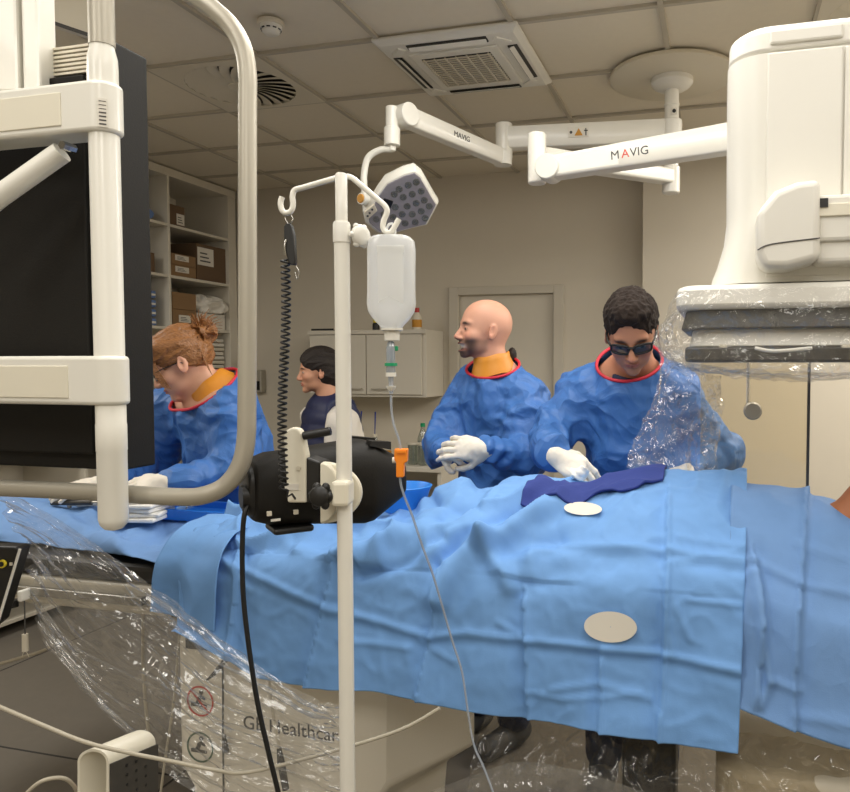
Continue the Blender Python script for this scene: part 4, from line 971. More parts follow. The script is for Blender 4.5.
# ------------------------------------------------------------------ drapes
def interp(x, xs, ys): return float(np.interp(x, xs, ys))
def crv(x, xs, ys):
    # smooth interpolation
    xs = np.array(xs); ys = np.array(ys); i = int(np.clip(np.searchsorted(xs, x) - 1, 0, len(xs) - 2)); t_ = np.clip((x - xs[i]) / (xs[i + 1] - xs[i]), 0, 1); t_ = t_ * t_ * (3 - 2 * t_); return ys[i] * (1 - t_) + ys[i + 1] * t_
def gridmesh(fn, nu, nv):
    V = np.array([[tuple(fn(i / nu, j / nv)) for j in range(nv + 1)] for i in range(nu + 1)])
    idx = np.arange((nu + 1) * (nv + 1)).reshape(nu + 1, nv + 1)
    F = np.stack([idx[:-1, :-1], idx[1:, :-1], idx[1:, 1:], idx[:-1, 1:]], -1).reshape(-1, 4)
    return V.reshape(-1, 3), F
def segd(Q, pts):
    d = np.full(len(Q), 1e9); sg = np.zeros(len(Q))
    for a, b in zip(pts[:-1], pts[1:]):
        a = np.array(a, float); b = np.array(b, float); ba = b - a; L = ba @ ba
        t_ = np.clip(((Q - a) @ ba) / L, 0, 1); r = Q - a - t_[:, None] * ba; dd = np.sqrt((r ** 2).sum(1))
        m = dd < d; d = np.where(m, dd, d); cr = ba[0] * r[:, 1] - ba[1] * r[:, 0]; sg = np.where(m, np.sign(cr), sg)
    return d, sg
def orient(V, F):
    N = vnormals(V, F); q = np.array(CAMP) - V
    return N if (N * q).sum(1).mean() > 0 else -N
def profile(pts, v):
    n = len(pts) - 1; P = pts
    L = [0]
    for a, b in zip(P[:-1], P[1:]): L.append(L[-1] + math.hypot(b[0] - a[0], b[1] - a[1]))
    s_ = v * L[-1]; i = min(max(int(np.searchsorted(L, s_)) - 1, 0), n - 1); t_ = (s_ - L[i]) / (L[i + 1] - L[i])
    p0 = P[max(i - 1, 0)]; p1 = P[i]; p2 = P[i + 1]; p3 = P[min(i + 2, n)]
    f = lambda k: .5 * (2 * p1[k] + (p2[k] - p0[k]) * t_ + (2 * p0[k] - 5 * p1[k] + 4 * p2[k] - p3[k]) * t_ * t_ + (3 * p1[k] - p0[k] - 3 * p2[k] + p3[k]) * t_ ** 3)
    return f(0), f(1)
XS = [-1.46, -1.30, -1.09, -.86, -.70, -.55, -.40, -.124, .06]
RZ = [1.06, 1.055, 1.045, 1.06, 1.135, 1.165, 1.172, 1.205, 1.222]      # ridge of the body under the drape
EZ = [.985, .985, 1.0, 1.02, 1.02, 1.025, 1.035, 1.06, 1.07]           # table edge
HX = [-1.36, -1.12, -.92, -.80, -.50, -.27, .03]; HZ = [.81, .715, .705, .715, .70, .69, .68]
def drapeA(u, v):
    xt = -1.45 + (0.085 + 1.45) * u; xb = -1.37 + (0.045 + 1.37) * u
    x = xt + (xb - xt) * v
    rz = crv(x, XS, RZ); ez = crv(x, XS, EZ); hz = interp(x, HX, HZ)
    pts = [(2.24, .90), (2.20, ez - .01), (2.08, rz - .03), (1.93, rz), (1.78, rz - (rz - ez) * .35), (1.665, ez), (1.625, ez - .05), (1.60, ez - .16), (1.575, hz)]
    Y, z = profile(pts, v)
    return (x, Y, z)
V, F = gridmesh(drapeA, 300, 200); Q = PROJ(V); N = orient(V, F)
hang = np.clip((1.66 - V[:, 1]) / .05, 0, 1); hang = np.where(V[:, 2] < 1.0, 1, hang)
top = 1 - hang
disp = np.zeros(len(V))
# broad undulation
disp += .012 * nz(V, 3.2, 1) * (.5 + hang) + .006 * nz(V, 8, 4)
# gathers of the hanging skirt
disp += hang * (.016 * nz(V, 2.4, 9, (2.2, .3, .35)))
# folds pulled tight on top: long ridges
th = nz(V, 4.2, 3, (1.0, 1.6, .6)) + .35 * nz(V, 11, 5)
leftw = np.clip((-.30 - V[:, 0]) / .35, 0, 1)
disp += top * (.008 + .030 * leftw) * (1 - np.minimum(np.abs(th) * 3.0, 1)) ** 1.3
th2 = nz(V, 7.0, 13, (1.5, .8, .6)); disp += (.35 + top) * .006 * (1 - np.minimum(np.abs(th2) * 3.2, 1))
def fold(pts, amp, wd, side=0, pw=1.5):
    global disp
    d, sg = segd(Q, pts); f = np.exp(-(d / (wd * .55)) ** 2)
    if side: f = f * sg * side
    disp += amp * f
# strong pulled folds near the middle
fold([(486, 548), (470, 556), (452, 572), (440, 598)], .034, 20)
fold([(486, 548), (505, 540), (530, 522), (560, 507)], .030, 13)
fold([(486, 550), (505, 575), (512, 588)], .022, 16)
fold([(440, 566), (470, 540), (500, 524), (535, 505)], -.026, 10)
fold([(500, 560), (530, 545), (560, 540)], -.014, 14)
fold([(350, 560), (395, 545), (440, 516), (470, 495)], .022, 12)
fold([(360, 575), (410, 562), (445, 545)], -.016, 10)
fold([(300, 540), (340, 530), (390, 525), (420, 510)], .014, 11)
fold([(425, 500), (450, 512), (480, 514)], -.014, 9)
fold([(260, 530), (300, 555), (330, 560)], .010, 12)
fold([(560, 560), (600, 552), (640, 556), (662, 566)], .006, 12)
fold([(515, 590), (560, 575), (610, 572)], -.006, 18)
# factory creases: two lines along, several across
for pts in ([(215, 560), (250, 573), (330, 608), (430, 637)], [(430, 636), (470, 632), (530, 640), (580, 646), (660, 655), (745, 672)], [(560, 546), (640, 550), (745, 562)]):
    fold(pts, .0075, 7); fold([(x, y + 9) for x, y in pts], -.003, 9)
for pts in ([(305, 690), (322, 620), (338, 556)], [(416, 702), (432, 630), (440, 575)], [(527, 724), (526, 650), (524, 600)], [(658, 740), (664, 655), (667, 562), (668, 500)], [(250, 470), (240, 560), (228, 655)], [(600, 735), (600, 660)]):
    fold(pts, .007, 6); fold(pts, .006, 24, 1)
for pts in ([(662, 575), (690, 640)], [(668, 566), (700, 560)], [(665, 590), (672, 655)], [(250, 590), (225, 560)], [(530, 640), (500, 622)], [(525, 690), (560, 700), (640, 694)], [(340, 640), (410, 648)], [(550, 690), (600, 684), (650, 700)], [(420, 640), (455, 660)], [(680, 540), (745, 548)], [(690, 600), (740, 606)]):
    fold(pts, .0045, 6)
# each folded square bows a little on its own
rng = np.random.RandomState(3)
cell = (np.floor((Q[:, 0] - 20) / 112).astype(int) * 7 + np.floor((Q[:, 1] - .12 * Q[:, 0]) / 78).astype(int))
cw = np.sin(np.pi * ((Q[:, 0] - 20) / 112 % 1)) * np.sin(np.pi * ((Q[:, 1] - .12 * Q[:, 0]) / 78 % 1))
disp += hang * cw * (((cell * 37) % 11) / 11 - .5) * .018
disp += .0012 * nz(V, 40, 8) + .002 * ridge(V, 16, 6)
VA = V + N * disp[:, None]
dA = mk('surgical_drape', VA, F, 'drape', None, 180, solid=.0015)
tag(dA, 'large light blue creased drape covering the patient, hanging over the table front', 'drape')
def patch(px, py, a, b, rot=0, nm='adhesive_patch'):
    # white oval patch lying on the drape surface
    m_ = visn & (np.hypot((Qn[:, 0] - px) / (a * 1.25), (Qn[:, 1] - py) / (b * 1.4)) < 1)
    f_ = lambda u, v: np.stack([np.ones_like(u), u, v, u * u, u * v, v * v], -1)
    u_, v_ = (Qn[m_, 0] - px) / 30, (Qn[m_, 1] - py) / 15; co_ = np.linalg.lstsq(f_(u_, v_), dn[m_], rcond=None)[0]; off = max(0, float((f_(u_, v_) @ co_ - dn[m_]).max())) + .003
    rings = []
    for q in (1, .8, .6, .4, .2, .02):
        rg = []
        for j in range(40):
            t_ = 2 * pi * j / 40; xx = px + a * q * math.cos(t_) * math.cos(rot) - b * q * math.sin(t_) * math.sin(rot); yy = py + a * q * math.cos(t_) * math.sin(rot) + b * q * math.sin(t_) * math.cos(rot)
            rg.append(W(xx, yy, float(f_(np.array([(xx - px) / 30]), np.array([(yy - py) / 15]))[0] @ co_) - off))
        rings.append(rg)
    MB().loft(rings, caps=False).build(nm, 'paper', dA, 180)
Qn = PROJ(VA); dn = (VA - np.array(CAMP)) @ np.array(FW); Nn = orient(VA, F); visn = (Nn * (np.array(CAMP) - VA)).sum(1) > 0
patch(610.5, 627, 26.5, 15.5, .06); patch(583, 508.5, 19, 6.5, .05)

# drape over the patient's chest, right of the big one
def drapeB(u, v):
    x = .015 + .41 * u + .03 * (1 - v) * (1 - u) + .04 * v * u
    rz = np.interp(x, [0, .1, .2, .32, .45, .6], [1.212, 1.20, 1.185, 1.15, 1.12, 1.1]); ez = 1.04 - .10 * u; hz = np.interp(x, [0, .13, .25, .6], [.785, .745, .715, .66])
    pts = [(2.22, .92), (2.18, ez), (2.06, rz - .04), (1.90, rz), (1.76, rz - .03), (1.655, ez), (1.62, ez - .06), (1.60, ez - .2), (1.585, hz)]
    Y, z = profile(pts, v); return (x, Y + .004, z)
V, F = gridmesh(drapeB, 80, 130); Q = PROJ(V); N = orient(V, F); disp = .010 * nz(V, 4, 21) + .004 * ridge(V, 7, 22)
for pts in ([(808, 480), (800, 600), (793, 735)], [(755, 560), (765, 620), (757, 700)],):
    fold(pts, .009, 7); fold(pts, .007, 22, 1)
fold([(752, 575), (764, 640), (770, 680), (760, 705)], .014, 9)
for pts in ([(750, 560), (800, 585), (850, 595)], [(795, 545), (850, 560)], [(795, 715), (850, 725)], [(770, 680), (800, 690)]): fold(pts, .006, 7)
VB = V + N * disp[:, None]
tag(mk('surgical_drape', VB, F, 'drape2', None, 180, solid=.0015), 'plain blue drape over the chest, partly under the large creased drape at the right', 'drape')

# drape over the left end of the table, with the working surface
def drapeL(u, v):
    x = -2.62 + 1.27 * u
    rz = 1.005 + .015 * math.sin(x * 5); ye_ = np.interp(x, [-2.6, -1.87, -1.47, -1.35], [1.80, 1.745, 1.66, 1.63])
    pts = [(2.27, .86), (2.24, rz - .04), (2.18, rz), (2.06, rz - .005), (ye_ + .10, rz - .02), (ye_ + .03, .975), (ye_, .953 if x < -1.4 else .93)]
    Y, z = profile(pts, v); return (x, Y, z)
V, F = gridmesh(drapeL, 130, 90); Q = PROJ(V); N = orient(V, F)
disp = .014 * nz(V, 4.5, 31) + .014 * ridge(V, 4, 33, (1, 1.4, 1)) + .005 * ridge(V, 12, 34)
fold([(20, 505), (60, 520), (105, 545), (155, 572)], .016, 12); fold([(75, 495), (100, 530), (130, 555)], .014, 9); fold([(130, 535), (170, 515), (215, 505)], .016, 14); fold([(150, 545), (165, 530), (160, 515)], -.012, 9)
VL = V + N * disp[:, None]; 
tag(mk('surgical_drape', VL, F, 'drape2', None, 180, solid=.0015), 'rumpled blue drape over the left end of the table below the gloved hands', 'drape')
# short flap beside the left edge of the big drape
def flap(u, v):
    x0, x1 = -1.43, -1.25
    x = x0 + (x1 - x0) * u - .03 * v * (1 - u)
    z = 1.055 - .0 * u; hz = .845 - .03 * u
    pts = [(1.80, z + .01), (1.68, z - .02), (1.635, z - .06), (1.612, (z + hz) / 2), (1.60, hz)]
    Y, zz_ = profile(pts, v); return (x, Y - .0 + .012 * math.sin(u * 5), zz_)
V, F = gridmesh(flap, 40, 50); N = orient(V, F); V = V + N * (.010 * nz(V, 8, 41) + .008 * ridge(V, 6, 42))[:, None]
tag(mk('surgical_drape', V, F, 'drape', None, 180, solid=.0015), 'short light blue flap hanging left of the large creased drape above the pedestal', 'drape')
# ------------------------------------------------------------------ things on the drapes
def topz(VV, x, y):
    d = (VV[:, 0] - x) ** 2 + (VV[:, 1] - y) ** 2 - .02 * (VV[:, 2] > 1.0) ; k = np.argsort(d)[:8]; return float(VV[k, 2].max())
# folded dark blue cloth
def navy(u, v):
    x = -.50 + .37 * u; 
    y = 1.80 + .19 * v - .03 * math.sin(u * 3.1) + .06 * u + .02 * math.sin(u * 9 + v * 2) * (v - .5) + .012 * math.sin(u * 14); z = topz(VA, x, min(y, 2.05)) + .004
    return (x, y, z)
V, F = gridmesh(navy, 46, 24); V = relax(V, F, 6); N = orient(V, F); V = V + np.array((0, 0, 1)) * (.012 * ridge(V, 9, 51) + .010 * nz(V, 6, 52) + .003)[:, None]
tag(mk('folded_cloth', V, F, 'navydrape', None, 180, solid=.006), 'dark navy cloth lying on the light blue drape under the gloved hand', 'cloth')
# blue bowl
c = WY(404, 515, 1.97); c.z = topz(VA, c.x, 1.97) - .032
t = thing('bowl', 'bright blue plastic bowl half hidden behind the black device', 'bowl', c)
MB().lathe([(0, .055), (.004, .06), (.07, .078), (.074, .082), (.076, .08), (.07, .076), (.008, .057), (.006, .01)], c, (0, 0, 1), 32).build('body', 'bluebowl', t)
MB().lathe([(.066, .079), (.075, .0835), (.077, .081)], c, (0, 0, 1), 32, caps=False).build('rim', 'bluebowl', t)
# gauze pile
c = WY(140, 528, 1.93); zt_ = topz(VL, c.x, 1.93)
for k in range(5):
    q = Vector((c.x + .004 * (k % 2), 1.93 + .006 * (k % 3), zt_ + .008 + .0145 * k)); S_ = MB()
    S_.box(q, (.165 - .008 * k, .13, .013), Matrix.Rotation(.15 * math.sin(k * 2.1) + .2, 3, 'Z'))
    tag(S_.build('gauze_pad', 'gauze', None, 60, bevel=.004, seg=2), 'white folded gauze pad beside the rounded post end, ' + ['lowest', 'second lowest', 'middle one', 'second from the top', 'topmost'][k] + ' of its pile', 'gauze', 'pile of gauze pads')
# blue tray with liner
a = WY(205, 507, 2.04); z = topz(VL, a.x, 2.04)
t = thing('blue_tray', 'bright blue plastic tray behind the gauze pads', 'tray', (a.x, 2.04, z))
MB().bb((a.x - .2, 1.96, z + .002), (a.x + .16, 2.12, z + .012)).build('base', 'blueplastic', t, 0, bevel=.004)
r = MB()
for lo, hi in (((-.2, -.08, .0), (.16, -.07, .035)), ((-.2, .07, .0), (.16, .08, .035)), ((-.2, -.08, .0), (-.19, .08, .035)), ((.15, -.08, .0), (.16, .08, .035))): r.bb(Vector((a.x, 2.04, z)) + Vector(lo), Vector((a.x, 2.04, z)) + Vector(hi))
r.build('rim', 'blueplastic', t, 0, bevel=.003)
MB().tube([WY(158, 506, 1.99), WY(180, 502, 1.99) , WY(187, 507, 1.97), WY(178, 514, 1.97), WY(160, 513, 1.97)], .0025, 8, smooth=5).build('tube_coil', 'glass', t, 60)
for k, (x0, y0, x1, y1, lb_) in enumerate(((52, 505, 92, 512, 'grey instrument handle left of the white post'), (78, 511, 104, 505, 'white tipped syringe beside the post'), (60, 497, 88, 503, 'grey clamp handle beneath the gloved fingers'))):
    p0 = WY(x0, y0, 1.93 + .03 * k); p1 = WY(x1, y1, 1.95 + .03 * k); zz_ = max(topz(VL, p0.x, p0.y), topz(VL, p1.x, p1.y)) + .012; p0.z = p1.z = zz_; p1.z += .004
    t = thing('syringe' if k == 1 else 'instrument', lb_, 'syringe' if k == 1 else 'surgical instrument', (p0 + p1) / 2)
    MB().tube([p0, p1], .009, 14).build('barrel', 'white' if k == 1 else 'darkgrey', t)
    MB().tube([p1, p1 + (p1 - p0).normalized() * .05], .004, 10).build('tip', 'bluepack' if k == 1 else 'alu', t)
    if k == 1: MB().tube([p0, p0 - (p1 - p0).normalized() * .03], .005, 10).lathe([(0, .012), (.003, .012)], p0 - (p1 - p0).normalized() * .03, (p1 - p0), 14).build('plunger', 'white', t)

# ------------------------------------------------------------------ left edge: control panel, rail fittings, hanging tag
cpn = [(-22, 640), (-2, 622), (20, 549), (16, 547), (-22, 546)]
ct = thing('control_panel', 'black control panel with yellow ringed button at the left edge', 'control panel', W(0, 640, 1.7))
MB().prism([W(x, y, 1.72) for x, y in cpn], F0 * .04).build('body', 'black', ct, 0, bevel=.004)
MB().tube([W(20, 549, 1.715), W(-2, 622, 1.715)], .003, 8).build('edge_trim', 'white', ct)
MB().lathe([(0, .0095), (.006, .0095)], W(3, 563.5, 1.718), -F0, 24).build('button_ring', 'yellow', ct)
MB().lathe([(.006, .006), (.008, .006)], W(3, 563.5, 1.718), -F0, 20).build('button', 'black', ct)
MB().box(W(11, 564, 1.718), (.006, .003, .007), frame(R_, F0)).build('indicator', 'offwhite', ct, 0)
MB().tube([W(-6, 590, 1.76), W(-60, 640, 1.78), W(-70, 800, 1.8)], .012, 10).build('mount', 'darkgrey', ct)
# rail clamp with hanging tag
rc = thing('rail_clamp', 'white rail clamp block on the table rail beside the control panel', 'clamp', WY(24, 595, 1.66))
MB().bb(WY(17, 602, 1.62), WY(37, 586, 1.672)).build('block', 'white', rc, 0, bevel=.004)
MB().lathe([(0, .016), (.02, .016)], WY(12, 600, 1.62), (0, 0, -1), 16).build('knob', 'black', rc)
MB().bb(WY(0, 588, 1.65), WY(18, 580, 1.67)).build('jaw', 'darkgrey', rc, 0, bevel=.003)
tg = thing('hanging_tag', 'small cream tag hanging on a cord beneath the rail clamp', 'tag', WY(26, 655, 1.63))
MB().tube([WY(24.5, 601, 1.63), WY(25, 634, 1.63)], .0018, 8).build('cord', 'ink', tg)
MB().tube([WY(25, 634, 1.63), WY(25.5, 651, 1.63)], [.008, .0095, .009], 12).build('sleeve', 'offwhite', tg)
MB().tube([WY(24, 651, 1.63), WY(22, 657, 1.63)], .001, 6).tube([WY(26, 651, 1.63), WY(29, 657, 1.63)], .001, 6).build('ends', 'offwhite', tg)

# ------------------------------------------------------------------ foot pedal housing on its post and cables near the floor
fh = thing('pedal_housing', 'white hollow arched housing with cables inside at the bottom left', 'pedal', W(110, 800, 1.55))
def arch(T, dx, dy):
    out = []
    for i in range(13):
        a = pi - pi * i / 12; out.append(W(93 + dx + 15.5 * math.cos(a), 762 + dy - 13 * math.sin(a), T))
    return out
oo = MB(); A0 = arch(1.5, 0, 0) + [W(108.5, 845, 1.5)]; A0 = [W(77.5, 845, 1.5)] + A0
A1 = [p + Vector((.035, .09, 0)) for p in A0]
ic = sum(A0, Vector()) / len(A0); B0 = [ic + (p - ic) * .86 for p in A0]; B1 = [ic + (p - ic) * .86 + Vector((.035, .09, 0)) for p in A0]
oo.loft([B1, B0, A0, A1], caps=False); oo.build('shell', 'cream', fh, 40)
SP_ = [A0[-2] - Z_ * .004, A1[-2] - Z_ * .004, A1[-1], A0[-1]]
MB().loft([[p + R_ * .002 for p in SP_], [p + R_ * .006 for p in SP_]]).build('side_plate', 'darkgrey', fh, 0)
vd = MB()
for i in range(3):
    for j in range(4): vd.lathe([(.006, .003), (.0085, .003)], A0[-2].lerp(A1[-2], .3 + .2 * i) - Z_ * (.02 + .02 * j) , R_, 8)
vd.build('vent_holes', 'black', fh)
MB().tube([W(84, 800, 1.56), W(88, 772, 1.56), W(97, 766, 1.58), W(102, 790, 1.58)], .004, 8, smooth=5).tube([W(92, 800, 1.55), W(90, 780, 1.55), W(100, 774, 1.56)], .003, 8, smooth=5).build('inner_cable', 'redcap', fh, 60)
MB().tube([W(100, 850, 1.6), Vector((W(100, 850, 1.6).x, W(100, 850, 1.6).y, .02))], .03, 16).lathe([(0, .14), (.02, .14), (.03, .12)], (W(100, 850, 1.6).x, W(100, 850, 1.6).y, .0), (0, 0, 1), 32).build('stand', 'cream', fh)
tag(MB().tube([W(*q) for q in ((-40, 690, 1.45), (0, 707, 1.45), (40, 724, 1.45), (85, 742, 1.46), (130, 753, 1.48), (170, 761, 1.5), (215, 770, 1.53), (250, 772, 1.56), (330, 752, 1.6), (400, 730, 1.62), (440, 708, 1.63))], .0042, 10, smooth=6).build('hose', 'hose', None, 60), 'pale hose crossing low in front of the pedestal from the left edge', 'hose')
tag(MB().tube([W(*q) for q in ((20, 800, 1.5), (40, 782, 1.5), (62, 778, 1.52), (74, 786, 1.54), (80, 800, 1.56))], .004, 10, smooth=6).build('hose', 'hose', None, 60), 'short pale cable looping into the arched housing at the bottom left', 'cable')
tag(MB().tube([WY(0, 664, 1.95), WY(20, 658, 1.95), WY(45, 650, 1.93), WY(60, 640, 1.9)], .006, 10, smooth=6).build('hose', 'hose', None, 60), 'pale hose under the table behind the hanging cream tag', 'hose')
for k, (pts, rr, m, lb_) in enumerate((
    ([(143, 612, 1.76), (143, 660, 1.76), (146, 710, 1.75), (152, 760, 1.74), (158, 830, 1.72)], .0045, 'hose', 'pale vertical tube inside the clear sheet left of the pedestal'),
    ([(182, 615, 1.71), (178, 650, 1.70), (174, 700, 1.69), (165, 760, 1.68), (156, 830, 1.66)], .0035, 'hose', 'thin pale tube crossing the left edge of the pedestal'),
    ([(222, 640, 1.70), (223, 690, 1.71), (223, 730, 1.71), (224, 830, 1.70)], .0028, 'ink', 'thin grey cord with dark plug hanging beside the round warning signs'))):
    tag(MB().tube([WY(*q) for q in pts], rr, 10, smooth=6).build('tube', m, None, 60), lb_, 'tube' if k < 2 else 'cord')
pk = thing('cable_plug', 'dark cable with long plug hanging over the lettering on the pedestal', 'cable', W(275, 780, 1.63))
MB().tube([WY(266, 640, 1.70), WY(270, 690, 1.70), WY(274, 720, 1.70), (WY(279, 748, 1.69))], .0042, 10, smooth=6).build('lead', 'offwhite', pk, 60)
MB().tube([WY(279, 748, 1.69), WY(281, 762, 1.69), WY(286, 790, 1.68)], [.006, .010, .009], 12).build('plug', 'charcoal', pk)
pk = thing('cable_plug', 'small dark plug on the cord right of the round warning signs', 'cable', W(226, 745, 1.66))
MB().tube([WY(224, 735, 1.71), WY(227, 752, 1.71)], [.005, .009, .007], 12).build('plug', 'charcoal', pk)
cl = thing('rail_clamp', 'dark rail clamps under the hem of the large drape above the warning signs', 'clamp', W(225, 655, 1.72))
MB().tube([WY(207, 680, 1.69), WY(214, 674, 1.69), WY(230, 655, 1.69), WY(238, 640, 1.69)], [.003, .006, .008, .008], 10).build('lever', 'charcoal', cl)
MB().bb(WY(246, 668, 1.66), WY(258, 648, 1.69)).build('jaw', 'charcoal', cl, 0, bevel=.004)
MB().bb(WY(232, 660, 1.66), WY(282, 648, 1.69)).build('bar', 'darkgrey', cl, 0, bevel=.003)
bk = thing('rail_bracket', 'dark bracket fittings on the rail left of the drape flap corner', 'bracket', WY(165, 615, 1.66))
MB().bb(WY(140, 606, 1.64), WY(152, 594, 1.675)).build('knob', 'charcoal', bk, 0, bevel=.008)
MB().bb(WY(170, 618, 1.64), WY(192, 597, 1.675)).build('block', 'charcoal', bk, 0, bevel=.006)
MB().tube([WY(166, 592, 1.645), WY(166, 622, 1.645)], .005, 10).build('pin', 'alu', bk)
# dark pedal stand under the right part
pd = thing('floor_column', 'black column under the table right of the pedestal', 'column', (-.16, 1.95, 0))
MB().bb((-.24, 1.88, .02), (-.1, 2.02, .80)).build('post', 'black', pd, 0, bevel=.01)
MB().bb((-.36, 1.78, 0), (.0, 2.08, .03)).build('foot', 'black', pd, 0, bevel=.01)
# ------------------------------------------------------------------ people
def unit(v): return Vector(v).normalized()
def headframe(fwd, up=Z_, roll=0):
    f = unit(fwd); l = Vector(up).cross(f).normalized(); u = f.cross(l)
    if roll: Rr = Matrix.Rotation(roll, 3, f); l = Rr @ l; u = Rr @ u
    return Matrix(((f.x, l.x, u.x), (f.y, l.y, u.y), (f.z, l.z, u.z)))
def head(S, P, Rm, smile=False, female=False, s_=1.0):
    P = Vector(P); T = lambda x, y, z: P + Rm @ Vector((x, y, z)) * s_
    E = lambda c, r, k=.012, sub=False, R=None: S.ell(T(*c), [q * s_ for q in r], Rm if R is None else Rm @ R, k * s_, sub)
    j = .92 if female else 1
    E((-.014, 0, .036), (.100, .077, .084), .02); E((-.03, 0, .01), (.078, .072, .075), .02)
    E((.034, 0, -.022), (.054, .060 * j, .072), .03); E((.026, 0, -.07), (.055, .052 * j, .036), .03)
    E((.072, 0, -.100), (.017, .021 * j, .015), .02)
    E((.076, 0, .021), (.012, .048, .009 if not female else .006), .016)
    for q in (-1, 1):
        E((.056, q * .040, -.030), (.026, .022, .020), .02)
        E((.093, q * .031, -.002), (.012, .019, .0115), .012, True)
        E((.0725, q * .031, -.002), (.0135, .0155, .0115), .003)
        R2 = Matrix.Rotation(-.25, 3, 'Y') @ Matrix.Rotation(q * .35, 3, 'Z')
        E((-.012, q * .079, -.012), (.018, .0075, .032), .006, False, R2); E((-.008, q * .086, -.006), (.010, .005, .019), .004, True, R2)
        E((.094, q * .011, -.040), (.010, .0085, .0075), .008)
    n = 1 if not female else .88
    S.cap(T(.084, 0, .010), T(.084 + .024 * n, 0, -.034), .0065 * s_, .0105 * s_, .012 * s_)
    if smile:
        E((.086, 0, -.058), (.016, .030, .006), .008); E((.084, 0, -.088), (.014, .026, .006), .008)
        E((.098, 0, -.072), (.022, .029, .0125), .004, True); E((.074, 0, -.066), (.014, .026, .006), .002)
    else:
        E((.085, 0, -.061), (.013, .022, .0045), .006); E((.084, 0, -.071), (.012, .019, .0055), .006); E((.100, 0, -.066), (.012, .022, .0014), .003, True)
    S.cap(T(-.028, 0, -.05), T(-.052, 0, -.17), (.050 if female else .055) * s_, (.053 if female else .058) * s_, .03 * s_)
    return T
def local(V, P, Rm, s_=1.0): return (V - np.array(P)) @ np.array(Rm) / s_
def body(S, J, hands=True):
    for a in ('L', 'R'):
        S.cap(J['sh' + a], J['el' + a], .052, .042, .03); S.cap(J['el' + a], J['wr' + a], .042, .028, .02)
        d = unit(Vector(J['ha' + a]) - Vector(J['wr' + a])); S.cap(J['wr' + a], Vector(J['wr' + a]) + d * .03, .023, .016, .02)
        k = Vector(J['kn' + a]); S.cap(J['hi' + a], k, .080, .056, .03); S.cap(k, J['an' + a], .054, .038, .02)
        f = Vector(J['an' + a]); S.cap(f + Vector((0, 0, -.045)), f + J['c'] * .15 + Vector((0, 0, -.05)), .036, .032, .02)
    n = Vector(J['neck']); hp = (Vector(J['hiL']) + Vector(J['hiR'])) / 2
    S.cap(J['shL'], J['shR'], .062, k=.04); m = n * .72 + hp * .28
    Rb = headframe(J['c'], (n - hp).normalized())
    S.ell(m, (.105, .15, .19), Rb, .05); S.ell(n * .4 + hp * .6, (.10, .135, .17), Rb, .05); S.ell(hp, (.11, .155, .12), Rb, .05)
def joints(neck, shL, shR, elL, elR, wrL, wrR, haL, haR, hip, c, hw=.09):
    c = unit(Vector((c.x, c.y, 0))); l = Z_.cross(c); hip = Vector(hip)
    J = dict(neck=Vector(neck), shL=shL, shR=shR, elL=elL, elR=elR, wrL=wrL, wrR=wrR, haL=haL, haR=haR, c=c, l=l, hip=hip)
    for a, q in (('L', 1), ('R', -1)):
        h = hip + l * q * hw; J['hi' + a] = h; J['kn' + a] = Vector((h.x, h.y, hip.z * .53)) + c * .015; J['an' + a] = Vector((h.x, h.y, .085)) + l * q * .01
    return J
